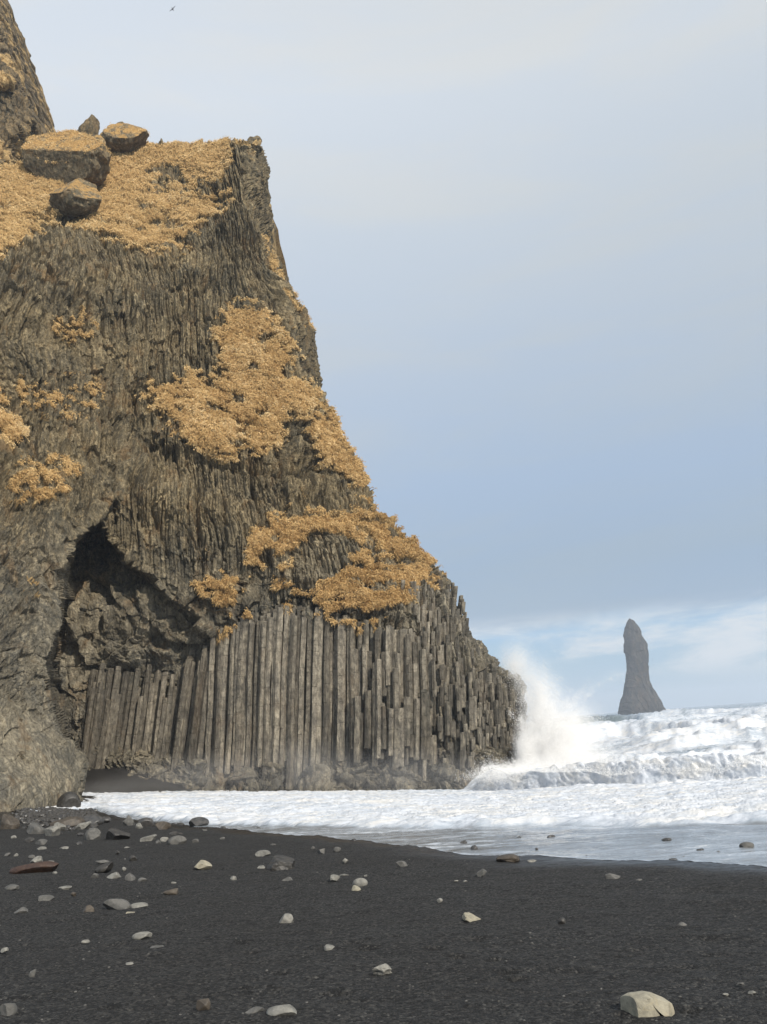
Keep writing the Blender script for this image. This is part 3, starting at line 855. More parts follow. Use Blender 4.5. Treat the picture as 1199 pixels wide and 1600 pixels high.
# angular boulders of the cave roof
wq2 = 0.9 * fbm(H / 3, Z / 3, oct=5, seed=171, rough=0.55)
c3, r3a, r3b, bx4, by4 = voro((H + 0.5 * Z + wq2) / 1.25, (Z - 0.2 * H + wq2) / 1.7, seed=181)
c3b, r3c, r3d, bx5, by5 = voro((H + 0.3 * Z + wq2) / 0.6, (Z + wq2) / 0.8, seed=185)
cavd = 0.95 * (r3a - 0.5) + 0.06 * sstep(0, 0.2, c3) + 0.9 * bx4 * (r3b - 0.5) + 0.6 * by4 * (r3a - 0.5) + 0.30 * (r3c - 0.5) + 0.5 * bx5 * (r3d - 0.5) + 0.25 * chaos
# crumpled base
Hr = H + 0.35 * Z + 1.5 * fbm(H / 3.5, Z / 3.0, oct=5, seed=191, rough=0.6)
p5, r4a, r4b = prisms(Hr, Z + 1.2 * jz + 0.25 * H, 0.30, 0.75, 201, tilt=1.2)
p6, r4c, r4d = prisms(Hr - 0.8 * Z, Z + 2 * jz, 0.8, 1.3, 203, tilt=1.0)
rubd = 1.0 * p5 + 0.6 * p6 + 0.42 * (1 - 2 * np.abs(fbm(Hr / 1.6, Z / 2.4, oct=4, seed=205, rough=0.6))) + 0.35 * chaos
big = 1.1 * fbm(H / 7, Z / 9, Y / 9, oct=3, seed=211) + 0.45 * fbm(H / 2.2, Z / 3.5, Y / 3, oct=3, seed=212)
rock = fib * (1 - but * sstep(640, 860, Vcl)) + (fib_b * 1.3) * but * sstep(640, 860, Vcl)
rock = rock * (1 - cav) + cavd * cav
rock = rock * (1 - blk) + blkd * blk
rock = rock * (1 - rub) + rubd * rub
mCol = blur(inpoly(ru, rv, [(185, 1045), (330, 1010), (440, 965), (600, 985), (690, 1030), (810, 1090), (810, 1165), (560, 1195), (330, 1195), (185, 1170)]).astype(float), 5)
colz = samp(mCol, Ucl, Vcl)
rock = rock * (1 - 0.6 * colz) - 0.35 * colz
rock = rock * (1 - 0.80 * smo) + 0.30 * smo * slab_b + 0.12 * smo * fbm(H / 1.2 + Z * 0.3, Z / 1.6, oct=4, seed=145)
fine = 0.09 * fbm(H * 2.4, Z * 1.6, Y * 2, oct=3, seed=221, rough=0.65)
bigs = big * (1 - 0.55 * smo) * (1 - 0.55 * samp(blur(inpoly(ru, rv, [(180, 990), (830, 990), (830, 1260), (180, 1260)]).astype(float), 8), Ucl, Vcl))
gcolv = 0
tus = 1 - 2 * np.abs(fbm(H * 0.9, Z * 1.5, Y * 0.9, oct=4, seed=231, rough=0.6))
gdisp = 0.10 + 0.42 * tus + 0.24 * (1 - 2 * np.abs(fbm(H * 1.6 + 0.6 * Z, Z * 2.6, Y * 1.6, oct=4, seed=232, rough=0.65)))
flat_g = sstep(420, 330, Vcl)
# dark recesses breaking the turf
mCr = np.zeros(ru.shape)
for pts_, wd in [([(200, 690), (212, 735), (214, 800), (228, 835)], 3.5), ([(392, 765), (400, 800), (404, 840)], 3), ([(348, 790), (352, 850)], 3), ([(178, 640), (188, 700)], 3),
                 ([(232, 705), (300, 722), (420, 742), (500, 728)], 4), ([(120, 655), (150, 735)], 3), ([(240, 800), (262, 870)], 3), ([(305, 770), (310, 850)], 3),
                 ([(270, 445), (330, 455), (300, 470)], 3), ([(110, 470), (140, 440), (190, 430)], 3.5), ([(440, 700), (447, 790)], 3), ([(480, 760), (520, 790), (580, 798)], 4)]:
    mCr = np.maximum(mCr, np.exp(-(polydist(pts_) / wd) ** 2))
mCr = blur(mCr, 1)
crv = samp(mCr, Ucl, Vcl + 6 * fbm(Ucl / 18, Vcl / 18, oct=3, seed=251))
disp = bigs - 0.9 * crv - 0.45 * hole * sstep(0.3, 0.6, g_m) + rock * (1 - gsoft) + gdisp * gsoft + fine
disp[:NTOP] *= 0.6
steps = 0.5 * (np.floor(Z / 1.9 + 0.7 * fbm(H / 5, Z / 5, oct=2, seed=241)) % 2) * 0.25
calm = 1 - 0.8 * np.clip(4 * but * (1 - but), 0, 1) * (Vcl > 740)
mLs = samp(mL, Ucl, Vcl); calm = calm * (1 - 0.6 * np.clip(4 * mLs * (1 - mLs), 0, 1) * (Ucl < 300))
Pd = Pb + N0 * (disp * calm)[..., None]
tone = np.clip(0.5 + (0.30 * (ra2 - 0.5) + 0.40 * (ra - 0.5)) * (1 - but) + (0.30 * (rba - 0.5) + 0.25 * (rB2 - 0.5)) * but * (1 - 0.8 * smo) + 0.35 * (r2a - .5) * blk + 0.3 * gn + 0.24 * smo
               - 0.12 * rub - 0.34 * np.pad(sm_ * sstep(0.05, 0.5, xin), ((NTOP, 6), (0, NSIDE)), 'edge') * (Vcl < 640), 0, 1)  # upper right side face: shade painted in as a lower rock tone
cliff = empty('sea_cliff', (float(Pb[-1, 400, 0]), 58.0, -4.1))
cl_loc = np.array(cliff.location)
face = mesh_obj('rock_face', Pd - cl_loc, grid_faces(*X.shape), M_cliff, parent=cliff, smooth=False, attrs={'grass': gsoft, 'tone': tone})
tag(cliff, 'towering grey-brown basalt sea cliff with golden dry grass ledges, hexagonal columns and a cave', 'cliff')

# dry grass tufts on the turf
cell = (gsoft[NTOP - 6:-8, :NCF + 20] > 0.75) & (np.maximum(g_m, 0.8 * r_m)[NTOP - 6:-8, :NCF + 20] > 0.25)
ii, jj = np.nonzero(cell)
ii = ii + NTOP - 6
NT_ = 260000
# sample evenly on screen
pick = rng.integers(0, len(ii), NT_)
ii, jj = ii[pick], jj[pick]
base = Pd[ii, jj] + rng.normal(0, 0.04, (NT_, 3))
nn = N0[ii, jj]
tn_t = np.clip(0.5 + 0.5 * gn[ii, jj] + rng.normal(0, 0.04, NT_) + 0.45 * gn2[ii, jj] + 0.08 - 0.24 * (r_m[ii, jj] > 0.3) - 0.20 * (Vcl[ii, jj] > 780), 0, 1)


def tufts(base, nn, tn_t, nb, length, width, droop, seed=1):
    r = np.random.default_rng(seed)
    n = len(base)
    B = np.repeat(base, nb, 0); Nn = np.repeat(nn, nb, 0)
    d = Nn * 0.40 + r.normal(0, 0.36, (n * nb, 3)) + np.array([0.12, 0, -0.25])
    d /= np.linalg.norm(d, axis=1, keepdims=True)
    L = length * r.uniform(0.5, 1.3, (n * nb, 1))
    mid = B + d * L * 0.6
    tip = mid + (d * 0.6 + np.array([0, 0, -droop])) * L * 0.6
    sdir = np.cross(d, r.normal(0, 1, (n * nb, 3))); sdir /= np.linalg.norm(sdir, axis=1, keepdims=True) + 1e-9
    W = width * r.uniform(0.6, 1.4, (n * nb, 1))
    off = r.normal(0, 0.05, (n * nb, 3))
    V = np.stack([B + off - sdir * W, B + off + sdir * W, mid + off + sdir * W * 0.7, tip + off], 1).reshape(-1, 3)
    f = np.arange(n * nb)[:, None] * 4 + np.array([[0, 1, 2, 3]])
    tt_ = np.repeat(np.clip(np.repeat(tn_t, nb) + r.normal(0, 0.10, n * nb), 0, 1), 4)
    return V, f, tt_

V_, f_, t_ = tufts(base, nn, tn_t, 2, 0.16, 0.0075, 1.0)
gr = mesh_obj('dry_grass', V_ - cl_loc, f_, M_grass, parent=cliff, attrs={'tone': t_})
tag(gr, kind='stuff')

# ------------------------------------------------------------------ basalt columns
def wallY(u, v): return float(samp(DD, np.array([float(u)]), np.array([float(v)]))[0])

S_COL = 0.37
cands = []
rr = random.Random(5)
for j in range(-6, 72):
    y = 54.5 + j * S_COL * 0.866
    for i in range(-90, 50):
        x = (i + 0.5 * (j % 2)) * S_COL
        xx = x + rr.uniform(-.09, .09); yy = y + rr.uniform(-.14, .14)
        uu, vv = project((xx, yy, 1.5))
        if uu < 95 or uu > 808: continue
        cv = 1080 if uu > 240 else 1090
        wy = wallY(uu, cv)
        wob = 0.75 * float(vnoise(np.array([xx * 0.45]), np.array([3.0]), seed=301)[0]) + 0.3 * float(vnoise(np.array([xx * 1.3]), np.array([8.0]), seed=302)[0])
        d = wy - yy + wob
        if d < -0.25 or d > 1.15: continue
        rnd = rr.random()
        if uu < 330:
            top = np.interp(uu, [95, 150, 250, 330], [1015, 1035, 1035, 1000]) + d * 14 + rr.uniform(-12, 12)
            bot_ = np.interp(uu, [95, 200, 330], [1190, 1210, 1215]) + rr.uniform(-25, 22)
            lean_ = 0.16
            if uu < 138 or rnd < 0.13: continue
            top += rr.choice([0, 0, 0, 18, 36])
        elif uu < 555:
            top = np.interp(uu, [330, 430, 500, 555], [985, 950, 948, 972]) + max(0, d - .6) * 14 + rr.uniform(-8, 8)
            bot_ = 1222 + rr.uniform(-34, 22)
            lean_ = 0.078
            if rnd < 0.10: continue
        else:
            tb = np.interp(uu, [555, 600, 650, 680, 720, 760, 790, 810], [972, 978, 985, 1030, 1042, 1040, 1068, 1085])
            if d < 0.25: top = tb + rr.uniform(-6, 10)
            elif d < 0.62: top = tb + rr.choice([2, 10, 40, 90, 120]) + rr.uniform(-8, 8)
            else: top = tb + rr.choice([60, 110, 130, 150]) + rr.uniform(-12, 12)
            if d < 0.25: bot_ = 1180
            elif d < 0.62: bot_ = np.interp(uu, [555, 600, 640, 700, 800], [1075, 1085, 1120, 1130, 1150]) + rr.choice([-22, 0, 14, 30, 50]) if rnd < 0.8 else 1180
            else: bot_ = 1185 + rr.uniform(-20, 16)
            lean_ = 0.075
            if uu > 740 and d > 0.3: bot_ = min(bot_ + 20, 1195)
        if bot_ - top < 14: continue
        zt = float(P(np.array(uu), np.array(top), yy)[2]); zb = float(P(np.array(uu), np.array(bot_), yy)[2])
        cands.append((d, uu, xx, yy, zb, zt, lean_))
print('columns', len(cands))


def column_mesh(x, y, zb, zt, lean_, seed, thin=1.0):
    r = random.Random(seed)
    ns = 6 if r.random() < 0.7 else 5
    R = S_COL * r.choice([0.52, 0.56, 0.59, 0.63]) * thin
    a0 = r.uniform(0, 1)
    ang = [a0 + (k + r.uniform(-.16, .16)) * 2 * math.pi / ns for k in range(ns)]
    rad = [R * r.uniform(0.82, 1.10) for _ in range(ns)]
    zs = [zb]
    z = zb
    while True:
        z += r.uniform(0.35, 1.5)
        if z > zt - 0.2: break
        zs.append(z)
    zs.append(zt)
    V, Fc = [], []
    zm = 3.0
    wob = (r.uniform(-.03, .03), r.uniform(-.03, .03))
    tiltx = r.uniform(-.10, .10); tilty = r.uniform(-.25, .1)
    for s in range(len(zs) - 1):
        a, b_ = zs[s], zs[s + 1]
        ox_, oy_ = r.uniform(-.014, .014), r.uniform(-.014, .014)
        sc = r.uniform(0.975, 1.02)
        n0 = len(V)
        lv = [(a, 0.88), (a + 0.035, 1.0), (b_ - 0.035, 1.0), (b_, 0.88)]
        for (zz, q) in lv:
            for k in range(ns):
                px = math.cos(ang[k]) * rad[k] * q * sc; py = math.sin(ang[k]) * rad[k] * q * sc
                zx = zz
                if s == len(zs) - 2 and q < 1 and zz == b_: zx = zz + px * tiltx * 2 + py * tilty
                if s == len(zs) - 2 and zz == b_ - 0.035: zx = zz + px * tiltx * 2 + py * tilty
                bend = 0.03 * math.sin(zz * 0.8 + seed % 3)
                V.append((x + ox_ + px + lean_ * (zx - zm) + wob[0] * zz * 0.2 + bend, y + oy_ + py, zx))
        for l in range(3):
            for k in range(ns):
                k2 = (k + 1) % ns
                Fc.append((n0 + l * ns + k, n0 + l * ns + k2, n0 + (l + 1) * ns + k2, n0 + (l + 1) * ns + k))
        Fc.append(tuple(n0 + 3 * ns + k for k in range(ns)))
        Fc.append(tuple(n0 + k for k in reversed(range(ns))))
    tn = r.uniform(0.1, 0.95)
    lean_ += r.uniform(-0.012, 0.012)
    return V, Fc, tn


def pymesh(name, V, Fc, mat, parent, tones):
    me = bpy.data.meshes.new(name)
    me.from_pydata(V, [], Fc); me.update()
    at = me.attributes.new('tone', 'FLOAT', 'POINT'); at.data.foreach_set('value', np.asarray(tones, np.float32))
    me.materials.append(mat)
    o = bpy.data.objects.new(name, me); COL.objects.link(o); o.parent = parent
    return o

# stepped stubs of the right-hand flank
def surfY(u, v):
    us_ = float(np.interp(v, SIL[:, 0], SIL[:, 1]))
    e_ = min(1.0, max(0.0, (us_ - u) / 34.0))
    return wallY(u, v) + 1.2 * (1 - math.sqrt(1 - (1 - e_) ** 2))

for i in range(0, 78):
    xc_ = -0.5 + i * 0.16
    v = rr.uniform(905, 925)
    uu_prev = project((xc_, 60.0, 3.0))[0]
    while v < 1185:
        ln_ = rr.choice([9, 12, 16, 22, 30, 44]) if uu_prev > 690 or v < 1020 else rr.choice([16, 26, 40, 58])
        yy0 = 60.0 + rr.uniform(-0.3, 0.3)
        xx = xc_ + rr.uniform(-.06, .06)
        uu, _ = project((xx, yy0, 3.0))
        vm = v + ln_ / 2
        lo_u = np.interp(vm, [900, 950, 990, 1030, 1185], [625, 632, 668, 600, 600])
        hi_u = float(np.interp(vm, SIL[:, 0], SIL[:, 1])) - 2
        if lo_u < uu < hi_u and rr.random() < (0.85 if uu > 720 or vm < 1030 else 0.30):
            y_ = surfY(uu, vm) + rr.choice([-.60, -.45, -.30, -.15, 0.0]) * (1.0 if uu > 700 else 1.4)
            xx2 = float(P(np.array(uu), np.array(vm), y_)[0])
            zt = float(P(np.array(uu), np.array(v), y_)[2]); zb = float(P(np.array(uu), np.array(v + ln_ + 8), y_)[2])
            cands.append((-0.3, uu, xx2 - 0.075 * ((zt + zb) / 2 - 3.0), y_, zb, zt, 0.075))
        v += ln_ + rr.uniform(-6, 4)
for v in np.arange(912, 1150, 5.0):
    for q_ in range(2):
        eu = float(np.interp(v, SIL[:, 0], SIL[:, 1])) + rr.uniform(-7, 4)
        ln_ = rr.uniform(10, 26)
        y_ = surfY(eu - 8, v) + rr.uniform(-0.6, 0.5)
        zt = float(P(np.array(eu), np.array(v), y_)[2]); zb = float(P(np.array(eu), np.array(v + ln_), y_)[2]) - 0.3
        xx2 = float(P(np.array(eu), np.array(v + ln_ / 2), y_)[0])
        cands.append((-0.3, eu, xx2 - 0.075 * ((zt + zb) / 2 - 3.0), y_, zb, zt, 0.075 + rr.uniform(-.12, .12)))
# the lone pinnacle standing up at the edge
for (uu, vt_, vb_) in [(772, 1037, 1085), (764, 1052, 1090), (757, 1040, 1075), (781, 1058, 1100), (790, 1068, 1110), (700, 926, 960), (706, 934, 975)]:
    y_ = surfY(uu, vb_) - 0.1
    zt = float(P(np.array(uu), np.array(vt_), y_)[2]); zb = float(P(np.array(uu), np.array(vb_), y_)[2])
    xx2 = float(P(np.array(uu), np.array((vt_ + vb_) / 2), y_)[0])
    cands.append((-0.2, uu, xx2 - 0.075 * ((zt + zb) / 2 - 3.0), y_, zb, zt, 0.075))
print('with stubs', len(cands))
# nearest-to-viewer long columns are parts of their own
vis = sorted(range(len(cands)), key=lambda k: -((cands[k][5] - cands[k][4]) * (0.15 + max(0, min(cands[k][0], .9)))))
own = set(vis[:100])
rv_, rf_, rt_ = [], [], []
for k, (d, uu, x, y, zb, zt, ln) in enumerate(cands):
    V, Fc, tn = column_mesh(x, y, zb, zt, ln, 1000 + k, 0.74 if d < -0.27 else 1.0)
    V = [(a - cl_loc[0], b_ - cl_loc[1], c - cl_loc[2]) for a, b_, c in V]
    if k in own:
        pymesh('basalt_column', V, Fc, M_column, cliff, [tn] * len(V))
    else:
        n0 = len(rv_)
        rv_ += V; rf_ += [tuple(q + n0 for q in f) for f in Fc]; rt_ += [tn] * len(V)
o = pymesh('basalt_columns', rv_, rf_, M_column, cliff, rt_)
tag(o, kind='stuff')

# ------------------------------------------------------------------ boulders and stones
def rock_mesh(seed, sub=4, planes=14, rough=0.05, flat=0.0, cut=(0.55, 0.95), sharp=True):
    bm = bmesh.new()
    bmesh.ops.create_icosphere(bm, subdivisions=sub, radius=1.0)
    V = np.array([v.co[:] for v in bm.verts])
    r = np.random.default_rng(seed)
    for _ in range(planes):
        n = r.normal(0, 1, 3); n /= np.linalg.norm(n)
        h = r.uniform(*cut)
        d = V @ n
        V = V - n * np.maximum(d - h, 0)[:, None]
    V = V / np.abs(V).max(0)
    k = seed * 1.37
    dsp = 1 + rough * fbm(V[:, 0] * 2.5 + k, V[:, 1] * 2.5, V[:, 2] * 2.5, oct=4, seed=seed % 97)
    V = V * dsp[:, None]
    F = np.array([[v.index for v in f.verts] for f in bm.faces])
    bm.free()
    return V, F


def stone(name, u, v, wpx, hpx, mat, label, cat, group=None, seed=0, planes=12, smooth=False, depth=0.8, skew=0.0, rough=0.05, sub=4, cut=(0.5, 0.95), sink=0.62, rotz=None, rough_mat=None):
    p = sea_hit(np.array(float(u)), np.array(float(v)))
    sc = math.sqrt(p[0] ** 2 + p[1] ** 2 + p[2] ** 2) / math.sqrt(F_PX ** 2 + (u - CX) ** 2 + (v - CY) ** 2)
    w_ = wpx * sc / 2; h_ = hpx * sc
    V, F = rock_mesh(seed, sub, planes, rough, cut=cut)
    if skew: V[:, 0] += skew * V[:, 2]; V[:, 0] /= max(1e-6, np.abs(V[:, 0]).max())
    H_ = h_ / (2 - sink) * 1.02
    dep = max(w_ * depth, h_ * 0.4)
    V = V * np.array([w_, dep, H_ * 1.0])
    o = mesh_obj(name, V, F, mat, smooth=smooth, attrs={'tone': np.full(len(V), 0.5)})
    o.location = (p[0], p[1] + dep * 0.75, T0(p[0], p[1] + dep * 0.75) + H_ * (1 - sink))
    if p[1] + dep > 0: pass
    o.rotation_euler = (0, 0, rotz if rotz is not None else random.uniform(-0.2, 0.2))
    tag(o, label, cat, group)
    return o

BG = 'stones scattered over the black sand'
BB = 'boulders heaped at the foot of the cliff'
WG = 'stones lying in the shallow swash'
L = [
 # u, v, w, h, tone, label, group, opts
 (104, 1265, 37, 26, 'dark', 'dark rounded boulder leaning against the pale foot of the left buttress', BB, dict(planes=4, smooth=True)),
 (10, 1297, 33, 25, 'brown', 'dark brown boulder cut by the left edge of the picture', BB, dict(planes=6, rough=.12)),
 (52, 1304, 30, 18, 'grey', 'grey angular boulder just right of the brown boulder at the left edge', BB, {}),
 (79, 1307, 27, 17, 'pale', 'pale domed stone in front of the heap below the buttress', BB, {}),
 (90, 1299, 22, 13, 'pale', 'pale pointed stone half hidden behind the pale domed stone', BB, {}),
 (99, 1293, 56, 16, 'brown', 'long low dark brown boulder behind the two pale stones of the heap', BB, dict(planes=6)),
 (127, 1297, 25, 12, 'pale', 'pale wedge-shaped stone right of the long brown boulder', BB, dict(skew=.6)),
 (138, 1290, 42, 15, 'wet', 'wet dark boulder at the left tip of the white foam', BB, dict(planes=6, smooth=True)),
 (143, 1312, 26, 17, 'grey', 'round grey-brown boulder standing left of the black and pale one', BB, dict(planes=5, smooth=True)),
 (178, 1313, 44, 19, 'dark', 'wide black boulder right of the round grey-brown one', BB, {}),
 (162, 1286, 22, 9, 'wet', 'low wet stone at the foam edge behind the wide black boulder', BB, {}),
 (200, 1291, 25, 16, 'grey', 'grey angular boulder with a pointed left top at the foam edge', BB, dict(skew=-.4)),
 (225, 1293, 28, 14, 'wet', 'smooth dark domed boulder at the foam edge, right of the grey pointed one', BB, dict(planes=3, smooth=True)),
 (252, 1297, 27, 12, 'brown', 'brownish block right of the smooth dark dome at the foam edge', BB, {}),
 (280, 1290, 15, 4, 'wet', 'thin flat wet stone between the brownish block and the boulder in the foam', BB, {}),
 (309, 1290, 33, 13, 'wet', 'dark boulder standing in the white foam, farthest right of the heap', BB, dict(planes=7)),
 (217, 1296, 14, 9, 'pale', 'little pale stone in front of the smooth dark dome', BB, {}),
 (230, 1316, 27, 12, 'pale', 'pale squarish block left of two pebbles below the foam', BG, {}),
 (256, 1316, 13, 7, 'pale', 'small pale stone touching the left end of the rounded grey boulder', BG, {}),
 (246, 1319, 10, 6, 'grey', 'small grey stone between the pale square block and the small pale stone', BG, {}),
 (275, 1320, 30, 12, 'grey', 'rounded grey-brown boulder on sand right of the pale square block', BG, dict(planes=5, smooth=True)),
 (305, 1317, 11, 5, 'grey', 'tiny grey stone just right of the rounded grey-brown boulder', BG, {}),
 (274, 1305, 23, 5, 'wet', 'flat dark slab on sand behind the rounded grey-brown boulder', BG, {}),
 (319, 1300, 9, 4, 'grey', 'tiny grey stone in front of the dark boulder in the foam', BG, {}),
 (347, 1312, 9, 4, 'grey', 'lone tiny stone on dark sand well right of the left heap', BG, {}),
 (348, 1296, 10, 4, 'wet', 'tiny wet stone on the foam edge right of the boulder in the foam', BG, {}),
 (21, 1311, 10, 5, 'pale', 'small pale stone left of the grey angular boulder, near the picture edge', BG, {}),
 (45, 1316, 15, 7, 'dark', 'small dark wedge on sand in front of the grey angular boulder', BG, {}),
 (63, 1322, 22, 9, 'grey', 'grey pointed stone on sand under the small dark wedge', BG, {}),
 (63, 1329, 18, 5, 'pale', 'flat pale stone just below the grey pointed stone', BG, {}),
 (98, 1328, 15, 4, 'pale', 'flat pale chip alone to the right of the grey pointed stone', BG, {}),
 (11, 1338, 10, 5, 'grey', 'small grey stone nearest the left edge above the reddish rock', BG, {}),
 (24, 1338, 8, 4, 'pale', 'tiny pale stone above the left end of the reddish rock', BG, {}),
 (48, 1341, 12, 6, 'grey', 'small grey stone above the pale stone that touches the reddish rock', BG, {}),
 (55, 1349, 22, 9, 'pale', 'pale stone resting behind the middle of the reddish rock', BG, {}),
 (77, 1350, 13, 5, 'pale', 'small flat pale stone behind the right end of the reddish rock', BG, {}),
 (52, 1365, 82, 16, 'red', 'long low dark reddish rock half buried in black sand at the left', BG, dict(planes=5, depth=.4)),
 (86, 1366, 10, 4, 'pale', 'small pale stone in front of the right end of the reddish rock', BG, {}),
 (197, 1327, 12, 4, 'pale', 'small flat pale stone below the wide black boulder', BG, {}),
 (184, 1335, 8, 5, 'dark', 'tiny black stone on sand above the small black lump', BG, {}),
 (208, 1346, 14, 8, 'dark', 'small black lump alone on sand left of the cream wedge', BG, {}),
 (160, 1364, 28, 14, 'dark', 'black slanting stone with a pale stone behind it', BG, dict(skew=.5)),
 (158, 1351, 28, 6, 'grey', 'low grey slab behind the black slanting stone', BG, {}),
 (193, 1361, 8, 5, 'pale', 'tiny pale stone right of the black slanting stone', BG, {}),
 (147, 1375, 14, 8, 'grey', 'small dark grey stone, leftmost of a row of four below the black slanting stone', BG, {}),
 (175, 1375, 24, 10, 'pale', 'pale pointed stone, second in the row of four', BG, dict(skew=.5)),
 (202, 1377, 17, 11, 'grey', 'grey upright block, third in the row of four', BG, {}),
 (222, 1379, 16, 7, 'grey', 'low grey stone, last on the right of the row of four', BG, {}),
 (271, 1382, 9, 4, 'pale', 'tiny pale stone above the grey stone with a brown end', BG, {}),
 (314, 1360, 31, 13, 'cream', 'cream wedge-shaped stone with a bright top, left of the rough black boulder', BG, dict(skew=-.2)),
 (364, 1376, 11, 6, 'pale', 'small pale tooth-like stone between the cream wedge and the rough black boulder', BG, {}),
 (18, 1391, 27, 8, 'grey', 'low grey stone near the left edge below the reddish rock', BG, {}),
 (99, 1390, 23, 4, 'pale', 'thin pale flat chip below the row of four', BG, {}),
 (268, 1398, 28, 9, 'brown', 'grey-brown stone with a rusty right end, below the cream wedge', BG, {}),
 (410, 1338, 25, 8, 'pale', 'pale half-dome stone behind the rough black boulder', BG, dict(planes=5)),
 (438, 1361, 46, 23, 'dark', 'rough black boulder, biggest in the middle of the beach', BG, dict(rough=.2, planes=6)),
 (407, 1359, 15, 5, 'pale', 'small flat pale stone at the left foot of the rough black boulder', BG, {}),
 (426, 1323, 10, 4, 'grey', 'small grey stone on sand above the pale half-dome', BG, {}),
 (470, 1309, 8, 3, 'wet', 'tiny wet stone on damp sand, first right of centre-left', BG, {}),
 (553, 1316, 13, 5, 'wet', 'small wet dark stone on the damp sand near the waterline', BG, {}),
 (503, 1335, 14, 9, 'grey', 'grey pointed stone, left of a close pair on damp sand', BG, {}),
 (527, 1331, 13, 7, 'grey', 'grey stone, right of a close pair on damp sand', BG, {}),
 (489, 1327, 7, 4, 'grey', 'tiny stone just behind the grey pointed stone of the pair', BG, {}),
 (540, 1349, 10, 7, 'pale', 'small upright pale stone below the close pair', BG, {}),
 (628, 1356, 19, 10, 'grey', 'grey wedge stone alone in the middle of the beach', BG, dict(skew=-.4)),
 (725, 1318, 12, 6, 'wet', 'small dark stone in the swash, left of the black one', WG, {}),
 (741, 1327, 13, 8, 'wet', 'small black stone at the waterline, right of the other small dark one', WG, {}),
 (795, 1347, 39, 10, 'brown', 'dark brown rough boulder lying on the waterline', BG, dict(rough=.15)),
 (753, 1371, 19, 11, 'grey', 'grey split wedge with a bright right face below the brown boulder', BG, dict(skew=.6)),
 (448, 1378, 19, 6, 'grey', 'small flat-topped slab below the rough black boulder', BG, {}),
 (522, 1377, 20, 9, 'pale', 'pale blunt stone left of the pale oval', BG, {}),
 (538, 1370, 17, 3, 'pale', 'thin pale chip right of and behind the pale blunt stone', BG, {}),
 (563, 1386, 24, 11, 'pale', 'smooth pale oval stone, upper of two touching stones', BG, dict(planes=3, smooth=True)),
 (557, 1396, 15, 11, 'cream', 'small pale round stone, lower of two touching stones', BG, dict(planes=5)),
 (572, 1370, 7, 3, 'pale', 'tiny pale stone above the pale oval', BG, {}),
 (712, 1378, 10, 2, 'pale', 'paper-flat pale chip left of another tiny chip, under the split wedge', BG, {}),
 (728, 1379, 8, 3, 'pale', 'tiny pale chip nearest the grey split wedge', BG, {}),
 (687, 1411, 11, 5, 'pale', 'small pale stone alone above the bright knobbly stone', BG, {}),
 (813, 1310, 9, 4, 'wet', 'small dark stone in the swash left of the longer dark one', WG, {}),
 (863, 1308, 16, 5, 'wet', 'longish dark stone in the swash close to the foam', WG, {}),
 (1043, 1312, 16, 5, 'wet', 'dark stone in the swash left of the largest swash rock, close to the foam', WG, {}),
 (1095, 1328, 13, 4, 'wet', 'low dark stone in the swash just left of the largest swash rock', WG, {}),
 (1168, 1324, 27, 10, 'grey', 'largest grey rock in the swash, near the right edge', WG, dict(skew=.3)),
 (1123, 1330, 6, 3, 'wet', 'tiny dark stone in the swash between the low stone and the largest rock', WG, {}),
 (1054, 1343, 15, 4, 'wet', 'flat dark stone nearest the beach in the swash on the right', WG, {}),
 (917, 1337, 5, 3, 'wet', 'speck-sized dark stone in the swash right of the brown boulder', WG, {}),
 (839, 1325, 5, 3, 'wet', 'speck-sized dark stone in the swash above the brown boulder', WG, {}),
 (832, 1348, 17, 3, 'pale', 'thin pale chip at the right foot of the dark brown boulder', BG, {}),
 (958, 1375, 28, 7, 'grey', 'long flat grey slab alone on the right half of the beach', BG, {}),
 (1001, 1377, 12, 3, 'grey', 'small flat chip right of the long flat grey slab', BG, {}),
 (67, 1411, 28, 9, 'grey', 'low grey rounded stone at left, above the grey stone with hollow behind', BG, {}),
 (32, 1429, 26, 8, 'grey', 'grey stone at far left beside a dark hollow in the sand', BG, {}),
 (114, 1401, 9, 5, 'brown', 'small brown stone below the thin pale flat chip', BG, {}),
 (138, 1430, 21, 13, 'brown', 'brown-grey lump half sunk in sand left of the broken slab', BG, {}),
 (180, 1424, 47, 16, 'grey', 'large broken slab with dark left end, biggest in the left foreground', BG, dict(skew=-.3)),
 (215, 1421, 29, 9, 'pale', 'flat grey slab touching the right end of the large broken slab', BG, {}),
 (203, 1430, 17, 5, 'cream', 'small yellowish stone in front of the flat grey slab', BG, {}),
 (220, 1469, 33, 9, 'pale', 'pale flat oval stone in the left foreground', BG, dict(planes=6)),
 (132, 1474, 15, 4, 'pale', 'small pale chip left of the pale flat oval', BG, {}),
 (243, 1487, 25, 7, 'grey', 'flat grey stone below and right of the pale flat oval', BG, {}),
 (200, 1511, 17, 4, 'pale', 'narrow pale chip below the pale flat oval', BG, {}),
 (50, 1528, 14, 12, 'grey', 'small upright triangular grey stone in the left foreground', BG, dict(skew=.2)),
 (6, 1489, 14, 6, 'pale', 'small pale stone on the left edge above the upright triangle', BG, {}),
 (8, 1588, 30, 17, 'grey', 'grey square-topped stone cut by the bottom left edge', BG, {}),
 (314, 1584, 28, 22, 'brown', 'brown pyramid-shaped stone at the bottom, left of the big slab', BG, dict(skew=.1)),
 (397, 1587, 32, 9, 'grey', 'small flat grey stone touching the left of the big pale slab', BG, {}),
 (443, 1595, 60, 16, 'pale', 'big flat pale slab at the bottom edge', BG, {}),
 (447, 1445, 28, 14, 'pale', 'pale rounded stone with a dark left tip, upper middle foreground', BG, {}),
 (515, 1488, 18, 10, 'pale', 'pale knob in the middle foreground beside a hollow', BG, {}),
